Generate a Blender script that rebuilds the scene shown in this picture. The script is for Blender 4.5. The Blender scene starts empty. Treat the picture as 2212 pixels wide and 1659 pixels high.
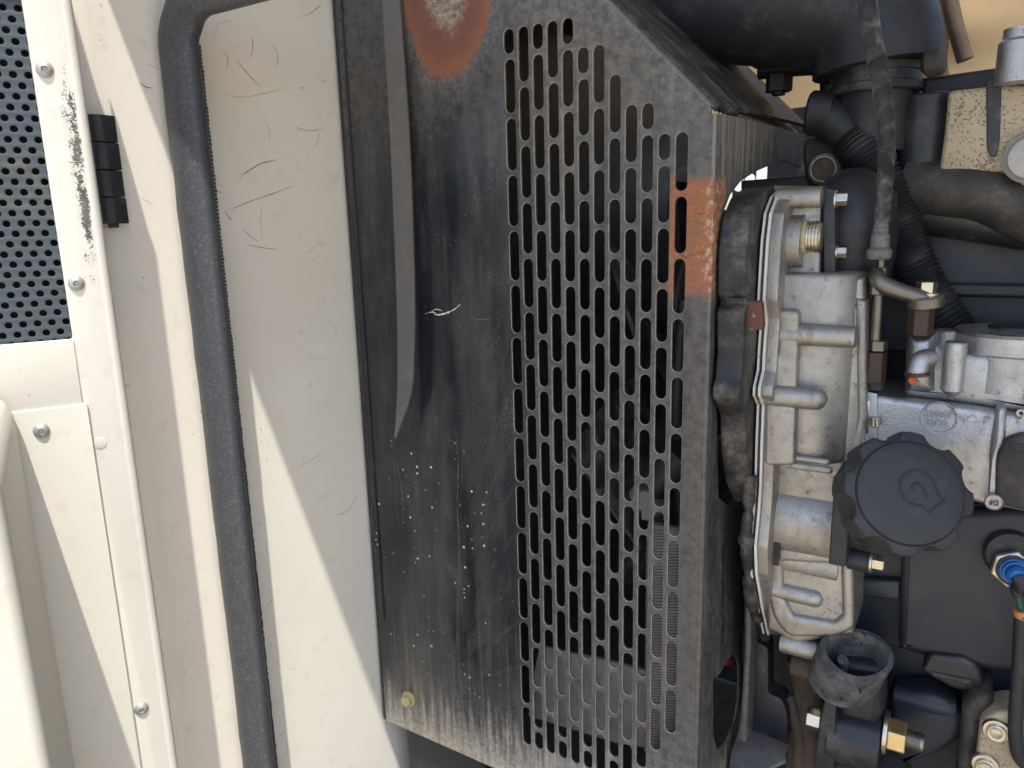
import bpy, bmesh, math, random
from mathutils import Vector, Matrix

# ------------------------------------------------------------------ camera, sky, sun, exposure
SC = bpy.context.scene
COL = SC.collection
Z0 = 1.50                       # height of the top of the slot pattern of the guard
# camera solved from the slot pattern of the guard (rows: right, down, forward in X, down, depth)
RR = ((0.84963204, 0.02700463, 0.5266841),
      (0.08884708, 0.97708419, -0.19342358),
      (-0.51983804, 0.21113321, 0.82776275))
FPX, CX, CY = 1621.58, 1106.0, 829.5          # in a 2212 x 1659 picture
def gw(v): return Vector((v[0], v[2], -v[1]))
CAM = Vector((0.29945854, -0.48494733, Z0 - 0.13307349))
c_right, c_up, c_back = gw(RR[0]), -gw(RR[1]), -gw(RR[2])
cam_d = bpy.data.cameras.new('camera')
cam = bpy.data.objects.new('camera', cam_d); COL.objects.link(cam)
m3 = Matrix((c_right, c_up, c_back)).transposed()
cam.matrix_world = Matrix.Translation(CAM) @ m3.to_4x4()
cam_d.sensor_width = 36.0
cam_d.lens = FPX / 2212 * 36.0
cam_d.clip_start = 0.01
cam_d.clip_end = 500
cam_d.dof.use_dof = True
cam_d.dof.focus_distance = 0.50
cam_d.dof.aperture_fstop = 16.0
SC.camera = cam

SUN = Vector((0.77, -1.0, 3.25)).normalized()    # towards the sun
w = bpy.data.worlds.new('World'); SC.world = w; w.use_nodes = True
nt = w.node_tree
sky = nt.nodes.new('ShaderNodeTexSky'); sky.sky_type = 'NISHITA'; sky.sun_disc = False
sky.sun_elevation = math.asin(SUN.z); sky.sun_rotation = math.atan2(SUN.x, SUN.y)
sky.dust_density = 1.5
bgn = nt.nodes['Background']; bgn.inputs[1].default_value = 0.15
nt.links.new(sky.outputs[0], bgn.inputs[0])
sd = bpy.data.lights.new('sun', 'SUN'); sd.energy = 3.1; sd.angle = math.radians(0.53); sd.color = (1, .95, .87)
sun = bpy.data.objects.new('sun', sd); COL.objects.link(sun)
sun.rotation_euler = SUN.to_track_quat('Z', 'Y').to_euler(); sun.location = (3, -3, 6)
SC.view_settings.view_transform = 'Standard'; SC.view_settings.look = 'None'
SC.view_settings.gamma = 1.0
SC.view_settings.exposure = 1.0

# ------------------------------------------------------------------ picture ray -> point on a known plane
def ray(x, y):
    d = ((x - CX) / FPX, (y - CY) / FPX, 1.0)
    return c_right * d[0] - c_up * d[1] - c_back
def aty(x, y, Y):
    d = ray(x, y); return CAM + d * ((Y - CAM.y) / d.y)
def atx(x, y, X):
    d = ray(x, y); return CAM + d * ((X - CAM.x) / d.x)
def atz(x, y, Z):
    d = ray(x, y); return CAM + d * ((Z - CAM.z) / d.z)
def mpx(p):                       # metres per picture unit at point p
    return (p - CAM).dot(-c_back) / FPX

# ------------------------------------------------------------------ materials
MATS = {}
class NT:
    def __init__(s, name):
        m = bpy.data.materials.new(name); m.use_nodes = True
        s.m = m; s.t = m.node_tree; s.b = s.t.nodes['Principled BSDF']
        g = s.t.nodes.new('ShaderNodeNewGeometry'); s.pos = g.outputs['Position']; s.nrm = g.outputs['Normal']
    def n(s, typ, **k):
        nd = s.t.nodes.new(typ)
        for a, v in k.items(): setattr(nd, a, v)
        return nd
    def lk(s, a, b): s.t.links.new(a, b)
    def put(s, sock, v):
        if hasattr(v, 'is_output') or isinstance(v, bpy.types.NodeSocket): s.lk(v, sock)
        else: sock.default_value = v
    def math(s, op, a, b=0.0, c=None, clamp=False):
        nd = s.n('ShaderNodeMath', operation=op); nd.use_clamp = clamp
        s.put(nd.inputs[0], a); s.put(nd.inputs[1], b)
        if c is not None: s.put(nd.inputs[2], c)
        return nd.outputs[0]
    def noise(s, scale, detail=4, rough=.6, vec=None, stretch=None, dist=0):
        v = vec or s.pos
        if stretch:
            mp = s.n('ShaderNodeMapping'); mp.inputs['Scale'].default_value = stretch; s.lk(v, mp.inputs['Vector']); v = mp.outputs[0]
        nd = s.n('ShaderNodeTexNoise'); nd.inputs['Scale'].default_value = scale; nd.inputs['Detail'].default_value = detail
        nd.inputs['Roughness'].default_value = rough; nd.inputs['Distortion'].default_value = dist
        s.lk(v, nd.inputs['Vector']); return nd.outputs['Fac']
    def vor(s, scale, feature='F1', stretch=None):
        v = s.pos
        if stretch:
            mp = s.n('ShaderNodeMapping'); mp.inputs['Scale'].default_value = stretch; s.lk(v, mp.inputs['Vector']); v = mp.outputs[0]
        nd = s.n('ShaderNodeTexVoronoi'); nd.feature = feature; nd.inputs['Scale'].default_value = scale; s.lk(v, nd.inputs['Vector'])
        return nd
    def ramp(s, f, a, b, lo=0., hi=1.):
        nd = s.n('ShaderNodeMapRange'); nd.interpolation_type = 'SMOOTHSTEP'
        s.lk(f, nd.inputs[0]); nd.inputs[1].default_value = a; nd.inputs[2].default_value = b
        nd.inputs[3].default_value = lo; nd.inputs[4].default_value = hi; return nd.outputs[0]
    def mix(s, f, a, b):
        nd = s.n('ShaderNodeMix', data_type='RGBA')
        s.put(nd.inputs[0], f)
        for i, v in ((6, a), (7, b)):
            if isinstance(v, tuple): v = tuple(v) + ((1,) if len(v) == 3 else ())
            s.put(nd.inputs[i], v)
        return nd.outputs[2]
    def sep(s):
        nd = s.n('ShaderNodeSeparateXYZ'); s.lk(s.pos, nd.inputs[0]); return nd.outputs
    def bump(s, h, dist=.001, strength=.5):
        nd = s.n('ShaderNodeBump'); nd.inputs['Strength'].default_value = strength; nd.inputs['Distance'].default_value = dist
        s.lk(h, nd.inputs['Height']); s.lk(nd.outputs[0], s.b.inputs['Normal'])
    def base(s, c): 
        s.put(s.b.inputs['Base Color'], tuple(c) + (1,) if isinstance(c, tuple) else c)
    def set(s, **k):
        for a, v in k.items(): s.put(s.b.inputs[a.replace('_', ' ')], v)

def simple(name, col, rough=.5, metal=0., dirt=(.16, .14, .115), damt=.35, dscale=60, grain=900, gstr=.15, lo=.5, hi=.75, spec=.5, rvar=.15):
    m = NT(name)
    d = m.ramp(m.noise(dscale, 6, .65), lo, hi, 0, damt)
    fine = m.ramp(m.noise(dscale * 7, 3, .6), .35, .7, 0, 1)
    d = m.math('MULTIPLY', d, m.math('ADD', .45, m.math('MULTIPLY', fine, .55)))
    m.base(m.mix(d, col, dirt))
    r = m.math('ADD', rough, m.math('MULTIPLY', m.math('SUBTRACT', m.noise(dscale * 2.3, 3), .5), rvar * 2), clamp=True)
    m.set(Roughness=r, Metallic=m.math('SUBTRACT', metal, m.math('MULTIPLY', d, metal)), Specular_IOR_Level=spec)
    m.bump(m.noise(grain, 3, .6), .0006, gstr)
    MATS[name] = m.m; return m.m

def white_paint(name, col, speck=.6, moss=False, scratch=False):
    m = NT(name)
    s = m.sep()
    big = m.ramp(m.noise(9, 5, .6), .4, .75, 0, .22)
    c = m.mix(big, col, (col[0]*.8, col[1]*.78, col[2]*.74))
    v = m.noise(260, 2, .5)
    sp = m.math('MULTIPLY', m.ramp(v, .70, .76), m.ramp(m.noise(22, 3), .48, .66, 0, speck))
    c = m.mix(sp, c, (.14, .12, .10))
    # faint dried splashes
    blot = m.math('MULTIPLY', m.ramp(m.noise(75, 4, .55), .60, .68), .16)
    c = m.mix(blot, c, (.42, .39, .33))
    if scratch:
        # dark scuffs of different lengths, with a shape of their own
        wv = m.n('ShaderNodeTexWave'); wv.wave_type = 'RINGS'; wv.inputs['Scale'].default_value = 6; wv.inputs['Distortion'].default_value = 9
        wv.inputs['Detail'].default_value = 1.2; wv.inputs['Detail Scale'].default_value = 1.6
        m.lk(m.pos, wv.inputs['Vector'])
        ln = m.ramp(wv.outputs['Fac'], .9985, 1.0)
        msk = m.ramp(m.noise(24, 2, .4), .59, .66, 0, .6)
        c = m.mix(m.math('MULTIPLY', ln, msk), c, (.12, .10, .08))
    if moss:                       # black mould along the folded edge of the door: u runs from the edge
        u = m.math('ADD', m.math('MULTIPLY', m.math('ADD', s[0], .12), -.508), m.math('MULTIPLY', m.math('ADD', s[1], .2413), -.861))
        band = m.math('MULTIPLY', m.ramp(u, .0030, .0070), m.ramp(u, .0080, .0150, 1, 0))
        zz = m.math('MULTIPLY', m.ramp(s[2], Z0 - .225, Z0 - .10), m.ramp(s[2], Z0 - .075, Z0 - .02, 1, .12))
        band = m.math('MULTIPLY', band, zz)
        f = m.math('ADD', m.noise(900, 3, .6), m.math('MULTIPLY', m.noise(120, 3), .5))
        f = m.math('ADD', f, m.math('MULTIPLY', m.math('SUBTRACT', m.noise(1, 4, .6, stretch=(160, 160, 60)), .5), .9))
        f = m.ramp(m.math('ADD', f, m.math('MULTIPLY', band, .42)), 1.06, 1.20)
        f = m.math('MULTIPLY', f, m.ramp(band, .02, .3))
        c = m.mix(m.math('MULTIPLY', f, .93), c, (.025, .025, .02))
        soft = m.math('MULTIPLY', band, m.ramp(m.noise(60, 3), .4, .7, 0, .35))
        c = m.mix(soft, c, (.3, .29, .26))
    m.base(c)
    m.set(Roughness=.42, Specular_IOR_Level=.4)
    h = m.math('ADD', m.noise(55, 2), m.math('MULTIPLY', m.noise(700, 2), .12))
    m.bump(h, .0016, .10)
    MATS[name] = m.m; return m.m

def guard_paint(name, streak=1.0):
    m = NT(name); s = m.sep()
    X, Y, Z = s[0], s[1], s[2]
    base = (.016, .0185, .025)
    dustc = (.27, .25, .22)
    # even film of dust, cloudy, scuffed
    d1 = m.ramp(m.noise(1, 7, .68, stretch=(34, 34, 9)), .40, .80, 0, .55)
    d2 = m.math('MULTIPLY', m.ramp(m.noise(420, 4, .7), .45, .75), m.ramp(m.noise(30, 4), .45, .75, .02, .30))
    # dust lies thicker along the top, the slots and the bottom
    top = m.ramp(Z, Z0 - .13, Z0 + .0, 0, .40)
    bot = m.ramp(Z, Z0 - .50, Z0 - .62, 0, .55)
    right = m.ramp(X, -.012, .03, 0, .46)
    side = m.math('MULTIPLY', m.ramp(X, .1472, .1485), m.ramp(Z, Z0 - .22, Z0 - .09, .15, .9))
    sruns = m.ramp(m.noise(1, 4, .65, stretch=(330, 330, 5)), .42, .6, .1, 1)
    runs = m.ramp(m.noise(1, 4, .6, stretch=(210, 210, 6)), .5, .68, 0, 1)
    runs = m.math('MULTIPLY', runs, m.ramp(Z, Z0 - .42, Z0 - .60, .05, .6))
    mott = m.ramp(m.noise(130, 6, .72), .36, .66, .35, 1)
    zone = m.math('MULTIPLY', m.math('ADD', m.math('ADD', top, bot), right), mott)
    f = m.math('ADD', m.math('ADD', m.math('MULTIPLY', d1, .55), d2), m.math('ADD', zone, m.math('ADD', m.math('MULTIPLY', runs, .6), m.math('MULTIPLY', side, sruns))), clamp=True)
    f = m.math('MULTIPLY', f, .8 * streak)
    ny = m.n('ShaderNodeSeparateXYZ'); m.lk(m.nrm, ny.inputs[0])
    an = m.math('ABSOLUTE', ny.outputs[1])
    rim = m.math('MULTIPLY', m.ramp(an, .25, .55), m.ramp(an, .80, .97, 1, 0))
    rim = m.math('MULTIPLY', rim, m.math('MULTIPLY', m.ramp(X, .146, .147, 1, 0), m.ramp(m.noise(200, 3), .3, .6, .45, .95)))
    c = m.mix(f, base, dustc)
    c = m.mix(rim, c, (.40, .36, .30))  # worn dusty slot edges, with their bevel highlight painted in as pale colour
    hemz = m.math('ADD', Z, m.math('MULTIPLY', m.math('SUBTRACT', m.noise(1, 5, .6, stretch=(170, 170, 12)), .5), .15))
    c = m.mix(m.math('MULTIPLY', m.ramp(hemz, Z0 - .555, Z0 - .615), m.ramp(m.noise(240, 5, .7), .3, .6, .35, .9)), c, (.50, .455, .37))
    # scratches: thin, pale, near vertical
    sc = m.ramp(m.noise(1, 3, .5, stretch=(900, 900, 14), dist=.6), .70, .735, 0, .35)
    c = m.mix(m.math('MULTIPLY', sc, m.ramp(m.noise(14, 2), .45, .65)), c, (.33, .31, .28))
    # splashed white specks
    vo = m.vor(190); cell = m.n('ShaderNodeSeparateColor'); m.lk(vo.outputs['Color'], cell.inputs[0])
    rad = m.math('MULTIPLY', cell.outputs[0], .22)
    spk = m.math('MULTIPLY', m.math('LESS_THAN', vo.outputs['Distance'], rad), m.math('GREATER_THAN', cell.outputs[1], .86))
    zn = m.math('MULTIPLY', m.ramp(Z, Z0 - .30, Z0 - .34), m.ramp(X, -.045, -.02, 1, 0))
    zn = m.math('MULTIPLY', zn, m.ramp(Z, Z0 - .60, Z0 - .46))
    spk = m.math('MULTIPLY', spk, m.math('ADD', .05, m.math('MULTIPLY', zn, m.ramp(m.noise(16, 3), .42, .52))), clamp=True)
    c = m.mix(spk, c, (.75, .73, .68))
    rough = m.math('ADD', .14, m.math('MULTIPLY', f, .75), clamp=True)
    # burnt ring at the top and scraped rusty patch on the bend
    def ell(cx, cz, rx, rz, wob):
        a = m.math('DIVIDE', m.math('SUBTRACT', X, cx), rx); b = m.math('DIVIDE', m.math('SUBTRACT', Z, cz), rz)
        r = m.math('SQRT', m.math('ADD', m.math('MULTIPLY', a, a), m.math('MULTIPLY', b, b)))
        return m.math('ADD', r, m.math('MULTIPLY', m.math('SUBTRACT', m.noise(60, 5, .65), .5), wob))
    r = ell(-.0525, Z0 + .045, .042, .072, .22)
    halo = m.ramp(r, 1.0, 1.35, .55, 0); halo = m.math('MULTIPLY', halo, m.ramp(m.noise(300, 4), .4, .65))
    c = m.mix(halo, c, (.22, .19, .155))
    rustc = m.mix(m.noise(45, 4), (.24, .085, .055), (.17, .085, .06))
    rustc = m.mix(m.ramp(r, .72, .98), rustc, (.29, .115, .055))
    ringf = m.ramp(r, .90, 1.06, 1, 0)
    r2 = ell(-.0525, Z0 + .062, .024, .062, .7)
    ash = m.mix(m.ramp(m.noise(210, 6, .75), .38, .62), (.15, .115, .09), (.44, .35, .25))
    rustc = m.mix(m.ramp(m.noise(240, 5, .7), .50, .72, 0, .45), rustc, (.12, .06, .045))
    c = m.mix(ringf, c, rustc)
    inn = m.ramp(r2, .75, 1.05, 1, 0)
    c = m.mix(inn, c, ash)
    zb1 = m.math('ADD', Z, m.math('MULTIPLY', m.math('SUBTRACT', m.noise(55, 5), .5), .028))
    xb1 = m.math('ADD', X, m.math('MULTIPLY', m.math('SUBTRACT', m.noise(70, 5), .5), .022))
    pz = m.math('MULTIPLY', m.ramp(zb1, Z0 - .192, Z0 - .176), m.ramp(zb1, Z0 - .115, Z0 - .103, 1, 0))
    px = m.math('MULTIPLY', m.ramp(xb1, .116, .124), m.ramp(Y, .022, .03, 1, 0))
    pat = m.math('MULTIPLY', pz, px)
    rc = m.mix(m.ramp(m.noise(90, 6, .7), .35, .7), (.36, .135, .06), (.26, .13, .08))
    rc = m.mix(m.math('MULTIPLY', m.ramp(m.noise(70, 4, .6), .60, .7), .6), rc, (.21, .19, .19))
    rc = m.mix(m.ramp(m.noise(1, 5, .6, stretch=(60, 60, 220), dist=1.2), .55, .66, 0, .7), rc, (.15, .075, .045))
    rc = m.mix(m.ramp(m.noise(330, 4, .7), .60, .68, 0, .75), rc, (.55, .43, .32))
    rc = m.mix(m.math('MULTIPLY', m.ramp(X, .1440, .1468), m.ramp(m.noise(200, 3), .45, .62, 0, .65)), rc, (.56, .43, .30))
    c = m.mix(pat, c, rc)
    rough = m.math('ADD', rough, m.math('MULTIPLY', m.math('ADD', pat, ringf), .5), clamp=True)
    m.base(c); m.set(Roughness=rough, Specular_IOR_Level=.45)
    h = m.math('ADD', m.math('ADD', m.math('MULTIPLY', m.noise(1, 2, .4, stretch=(24, 24, 3)), 9.0), m.math('MULTIPLY', m.noise(8, 2), 4.0)), m.math('ADD', m.math('MULTIPLY', m.noise(350, 5, .7), .35), m.math('MULTIPLY', m.math('ADD', pat, inn), m.noise(220, 5))))
    m.bump(h, .0012, .22)
    MATS[name] = m.m; return m.m

def cast_metal(name, col=(.44, .425, .40), rough=.42, metal=.92):
    m = NT(name)
    n1 = m.noise(24, 6, .65); n2 = m.noise(160, 5, .65)
    st = m.ramp(n1, .45, .72, 0, .5)
    c = m.mix(st, col, (col[0]*.62, col[1]*.57, col[2]*.50))
    c = m.mix(m.ramp(n2, .58, .70, 0, .55), c, (.14, .115, .09))
    c = m.mix(m.ramp(m.noise(1, 5, .6, stretch=(40, 40, 11)), .52, .70, 0, .45), c, (.20, .16, .115))
    c = m.mix(m.ramp(m.noise(75, 4), .62, .72, 0, .35), c, (.62, .60, .57))
    m.base(c)
    m.set(Metallic=m.ramp(n1, .45, .75, metal, metal*.7), Roughness=m.ramp(n2, .3, .75, rough - .08, rough + .18))
    m.bump(m.math('ADD', m.noise(1100, 3, .65), m.math('MULTIPLY', m.noise(160, 4), .9)), .0008, .5)
    MATS[name] = m.m; return m.m

white_paint('white paint', (.62, .59, .51), .4)
white_paint('white paint door', (.64, .615, .545), .45, moss=True)
white_paint('white paint wall', (.74, .695, .60), .75, scratch=True)
guard_paint('black guard paint')
simple('black paint', (.021, .023, .029), .38, dirt=(.20, .18, .15), damt=.5, dscale=40)
simple('black plastic', (.021, .022, .026), .5, dirt=(.17, .155, .13), damt=.35, dscale=55)
simple('dusty black', (.022, .022, .025), .55, dirt=(.24, .21, .17), damt=.75, dscale=48, lo=.42, hi=.72)
simple('grey plastic cap', (.030, .031, .036), .55, dirt=(.13, .12, .11), damt=.4, dscale=70, grain=1800, gstr=.35)
simple('rubber', (.052, .055, .064), .5, dirt=(.20, .20, .19), damt=.6, dscale=520, lo=.48, hi=.72, rvar=.1)
simple('old rubber', (.055, .054, .053), .85, dirt=(.16, .15, .14), damt=.6, dscale=90, grain=500, gstr=.6, lo=.4, hi=.7)
def old_rubber():
    m = NT('old rubber')
    cr = m.ramp(m.noise(1, 5, .65, stretch=(300, 300, 60), dist=.5), .60, .65)
    c = m.mix(m.ramp(m.noise(70, 5), .35, .7), (.060, .060, .060), (.15, .145, .14))
    m.base(m.mix(cr, c, (.012, .012, .012)))
    m.set(Roughness=.9, Specular_IOR_Level=.3)
    m.bump(m.math('SUBTRACT', m.math('MULTIPLY', m.noise(500, 4), .4), cr), .0010, .6)
    MATS['old rubber'] = m.m
old_rubber()
simple('engine block paint', (.026, .030, .041), .45, dirt=(.09, .085, .08), damt=.35, dscale=30, grain=500, gstr=.2)
simple('dark iron', (.045, .043, .042), .6, metal=.3, dirt=(.17, .14, .11), damt=.6, dscale=45, lo=.4)
cast_metal('cast aluminium')
cast_metal('pump aluminium', (.50, .505, .52), .36, .95)
def speckled():
    m = NT('tan aluminium')
    n1 = m.ramp(m.noise(16, 5, .6), .38, .66)
    sp = m.ramp(m.math('ADD', m.noise(620, 3, .6), m.math('MULTIPLY', m.noise(26, 4), .55)), .82, .92)
    c = m.mix(n1, (.50, .41, .29), (.40, .32, .22))
    c = m.mix(m.math('MULTIPLY', sp, .75), c, (.10, .07, .045))
    m.base(c); m.set(Roughness=.6, Metallic=.25); m.bump(m.noise(700, 3), .0008, .4)
    MATS['tan aluminium'] = m.m
speckled()
simple('zinc', (.66, .61, .50), .30, metal=1., dirt=(.20, .17, .11), damt=.4, dscale=150, gstr=.05)
simple('yellow zinc', (.70, .56, .30), .32, metal=1., dirt=(.25, .19, .1), damt=.4, dscale=150, gstr=.05)
simple('steel', (.46, .44, .40), .35, metal=1., dirt=(.12, .10, .08), damt=.5, dscale=130, gstr=.05)
simple('pipe steel', (.20, .19, .17), .38, metal=.9, dirt=(.10, .085, .07), damt=.6, dscale=130, gstr=.1)
simple('rivet metal', (.42, .41, .39), .45, metal=.55, dirt=(.16, .13, .10), damt=.5, dscale=300, gstr=.05)
simple('bright plate', (.80, .82, .84), .22, metal=1., dirt=(.35, .33, .3), damt=.3, dscale=80, gstr=.05)
simple('brown hex', (.060, .036, .028), .5, metal=.2, dirt=(.13, .09, .07), damt=.5, dscale=120)
simple('rust brown', (.115, .040, .027), .6, dirt=(.55, .42, .36), damt=.85, dscale=170, lo=.56, hi=.66)
simple('rust orange', (.36, .15, .05), .8, dirt=(.40, .35, .25), damt=.7, dscale=300)
simple('gasket', (.80, .77, .72), .5, metal=0, dirt=(.08, .07, .06), damt=.7, dscale=260, lo=.6, hi=.7)
simple('mesh paint', (.050, .066, .076), .5, dirt=(.30, .20, .11), damt=.55, dscale=38, lo=.52, hi=.78)
simple('strip rubber', (.13, .122, .112), .6, dirt=(.24, .22, .19), damt=.5, dscale=110, lo=.45, hi=.75)
simple('scuff', (.17, .145, .11), .7, damt=.3)
simple('foam', (.012, .012, .012), .95, damt=.2)
simple('inside grey', (.13, .13, .13), .55, dirt=(.26, .24, .21), damt=.8, dscale=60, lo=.35, hi=.7)
simple('brown dark', (.075, .055, .040), .8, dirt=(.17, .13, .09), damt=.7, dscale=60, lo=.35)
simple('tan lining', (.46, .335, .20), .85, dirt=(.30, .22, .14), damt=.5, dscale=20)
simple('blue plastic', (.015, .13, .42), .35, damt=.12)
simple('green wire', (.02, .09, .06), .5, damt=.1)
simple('orange tape', (.55, .22, .06), .5, damt=.2)
simple('orange paint', (.75, .12, .03), .5, damt=.1)
simple('red plastic', (.45, .02, .03), .4, damt=.1)
simple('sealant', (.45, .42, .22), .55, dirt=(.3, .27, .15), damt=.5, dscale=250)
simple('clip grey', (.20, .20, .20), .5, damt=.5)
def hose_clear():
    m = NT('clear hose')
    f = m.ramp(m.noise(150, 4), .55, .75, 0, .7)
    m.base(m.mix(f, (.40, .40, .40), (.30, .29, .27)))
    m.set(Roughness=.18, IOR=1.12, Transmission_Weight=m.ramp(m.noise(90, 3), .45, .8, .95, .5))
    MATS['clear hose'] = m.m
hose_clear()
def fit_clear():
    m = NT('clear fitting')
    m.base(m.mix(m.ramp(m.noise(120, 4), .5, .7), (.36, .36, .36), (.22, .21, .20)))
    m.set(Roughness=.12, IOR=1.3, Transmission_Weight=.6)
    MATS['clear fitting'] = m.m
fit_clear()
def ground_mat():
    m = NT('concrete ground')
    m.base(m.mix(m.ramp(m.noise(3, 6), .35, .7), (.50, .415, .30), (.40, .33, .24)))
    m.set(Roughness=.9); m.bump(m.noise(80, 4), .004, .4)
    MATS['concrete ground'] = m.m
ground_mat()

# ------------------------------------------------------------------ mesh helpers
ROOTLOC = {}
def finish(me, smooth=35):
    if smooth:
        for p in me.polygons: p.use_smooth = True
        me.set_sharp_from_angle(angle=math.radians(smooth))
def link(name, me, mat, parent=None, smooth=35, bev=0, seg=2, loc=None):
    """verts of me are in world metres; the object gets its origin at loc (or at its parent)"""
    if parent is None and loc is None:
        vs = [v.co for v in me.vertices]
        loc = Vector(((min(v.x for v in vs)+max(v.x for v in vs))/2, (min(v.y for v in vs)+max(v.y for v in vs))/2, min(v.z for v in vs)))
    off = Vector(loc) if parent is None else ROOTLOC[parent.name]
    me.transform(Matrix.Translation(-off))
    me.materials.clear(); me.materials.append(MATS[mat])
    finish(me, smooth)
    o = bpy.data.objects.new(name, me); COL.objects.link(o)
    me.name = name
    if parent is None: o.location = off
    else: o.parent = parent
    ROOTLOC[o.name] = off
    if bev:
        b = o.modifiers.new('bevel', 'BEVEL'); b.width = bev; b.segments = seg; b.limit_method = 'ANGLE'; b.angle_limit = math.radians(32)
        b.harden_normals = True
    return o
def thing(name, label, cat, loc, group=None):
    o = bpy.data.objects.new(name, None); COL.objects.link(o); o.location = loc
    o.empty_display_size = .01
    ROOTLOC[o.name] = Vector(loc)
    o['label'] = label; o['category'] = cat
    if group: o['group'] = group
    return o
def tag(o, label, cat, group=None):
    o['label'] = label; o['category'] = cat
    if group: o['group'] = group
    return o
def struct(o): o['kind'] = 'structure'; return o
def bm_new(): return bmesh.new()
def to_me(bm):
    me = bpy.data.meshes.new('m'); bmesh.ops.recalc_face_normals(bm, faces=bm.faces); bm.to_mesh(me); bm.free(); return me
def frame(axis, up=Vector((0, 0, 1))):
    a = Vector(axis).normalized()
    if abs(a.dot(up)) > .98: up = Vector((0, 1, 0))
    u = up.cross(a).normalized(); v = a.cross(u)
    return a, u, v
def lathe_bm(bm, p, axis, prof, seg=24, rot=0., radial=None):
    """prof: list of (t along axis, radius); capped at both ends"""
    a, u, v = frame(axis); rings = []
    for i, (t, r) in enumerate(prof):
        ring = []
        for k in range(seg):
            an = rot + 2*math.pi*k/seg
            rr = r if radial is None else radial(i, r, an)
            ring.append(bm.verts.new(p + a*t + (u*math.cos(an) + v*math.sin(an))*rr))
        rings.append(ring)
    for A, B in zip(rings, rings[1:]):
        for k in range(seg): bm.faces.new((A[k], A[(k+1) % seg], B[(k+1) % seg], B[k]))
    bm.faces.new(rings[0][::-1]); bm.faces.new(rings[-1])
def lathe(name, p, axis, prof, mat, parent=None, seg=24, rot=0., bev=0, radial=None, **k):
    bm = bm_new(); lathe_bm(bm, Vector(p), axis, prof, seg, rot, radial)
    return link(name, to_me(bm), mat, parent, bev=bev, **k)
def cyl(name, p0, p1, r, mat, parent=None, seg=24, r1=None, bev=.0006, rot=0., **k):
    p0, p1 = Vector(p0), Vector(p1); L = (p1-p0).length
    return lathe(name, p0, p1-p0, [(0, r), (L, r if r1 is None else r1)], mat, parent, seg, rot, bev, **k)
def box_me(lo, hi):
    bm = bm_new(); r = bmesh.ops.create_cube(bm, size=1)
    lo, hi = Vector(lo), Vector(hi)
    for v in bm.verts: v.co = Vector((lo[i] + (hi[i]-lo[i])*(v.co[i]+.5) for i in range(3)))
    return to_me(bm)
def box(name, lo, hi, mat, parent=None, bev=.001, seg=2, **k):
    lo2 = [min(a, b) for a, b in zip(lo, hi)]; hi2 = [max(a, b) for a, b in zip(lo, hi)]
    return link(name, box_me(lo2, hi2), mat, parent, bev=bev, seg=seg, **k)
def plate_me(outer, holes, O, U, V, N, thick, bev=0., bseg=2):
    """filled 2d outline with holes; uv -> O + U*u + V*v ; thickness runs along N from O"""
    cu = bpy.data.curves.new('c', 'CURVE'); cu.dimensions = '2D'; cu.fill_mode = 'BOTH'
    for pts in [outer] + list(holes):
        sp = cu.splines.new('POLY'); sp.points.add(len(pts)-1); sp.use_cyclic_u = True
        for q, (a, b) in zip(sp.points, pts): q.co = (a, b, 0, 1)
    cu.extrude = max(thick/2 - bev, 1e-6)
    if bev: cu.bevel_depth = bev; cu.bevel_resolution = bseg; cu.offset = -bev
    ob = bpy.data.objects.new('tmp', cu); COL.objects.link(ob)
    dg = bpy.context.evaluated_depsgraph_get(); dg.update()
    me = bpy.data.meshes.new_from_object(ob.evaluated_get(dg))
    bpy.data.objects.remove(ob); bpy.data.curves.remove(cu)
    M = Matrix((U, V, N)).transposed().to_4x4(); M.translation = Vector(O) + Vector(N)*(thick/2)
    me.transform(M)
    bm = bm_new(); bm.from_mesh(me); bmesh.ops.remove_doubles(bm, verts=bm.verts, dist=1e-6)
    bpy.data.meshes.remove(me)
    return to_me(bm)
VX, VY, VZ = Vector((1, 0, 0)), Vector((0, 1, 0)), Vector((0, 0, 1))
def rnd(pts, r, n=4):
    """round the corners of a polygon (2d), r number or list"""
    out = []; N = len(pts)
    for i in range(N):
        p = Vector(pts[i]); a = Vector(pts[i-1]); b = Vector(pts[(i+1) % N])
        ri = r[i] if isinstance(r, (list, tuple)) else r
        da, db = (a-p), (b-p)
        ri2 = min(ri, da.length*.45, db.length*.45)
        if ri2 < 1e-6: out.append(tuple(p)); continue
        A = p + da.normalized()*ri2; B = p + db.normalized()*ri2
        for k in range(n+1):
            t = k/n; q = A*(1-t)**2 + p*2*t*(1-t) + B*t*t; out.append(tuple(q))
    return out
def trace(name, px, Y, depth, mat, parent=None, bev=.002, r=0., holes=(), bseg=2, **k):
    """outline seen in the photo, standing in the plane y = Y, real thickness into the machine"""
    f = lambda L: [(q.x, q.z) for q in (aty(a, b, Y) for a, b in L)]
    out = f(px)
    if r: out = rnd(out, r)
    hs = [rnd(f(h), .002) for h in holes]
    me = plate_me(out, hs, Vector((0, Y, 0)), VX, VZ, VY, depth, bev, bseg)
    return link(name, me, mat, parent, **k)
def xprofile(name, prof, x0, x1, mat, parent=None, bev=.0, r=0., **k):
    """profile in (y, z) run along X"""
    if r: prof = rnd(prof, r)
    me = plate_me(prof, [], Vector((x0, 0, 0)), VY, VZ, VX, x1-x0, bev)
    return link(name, me, mat, parent, **k)
def zprofile(name, prof, z0, z1, mat, parent=None, bev=0., holes=(), **k):
    me = plate_me(prof, holes, Vector((0, 0, z0)), VX, VY, VZ, z1-z0, bev)
    return link(name, me, mat, parent, **k)
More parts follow.
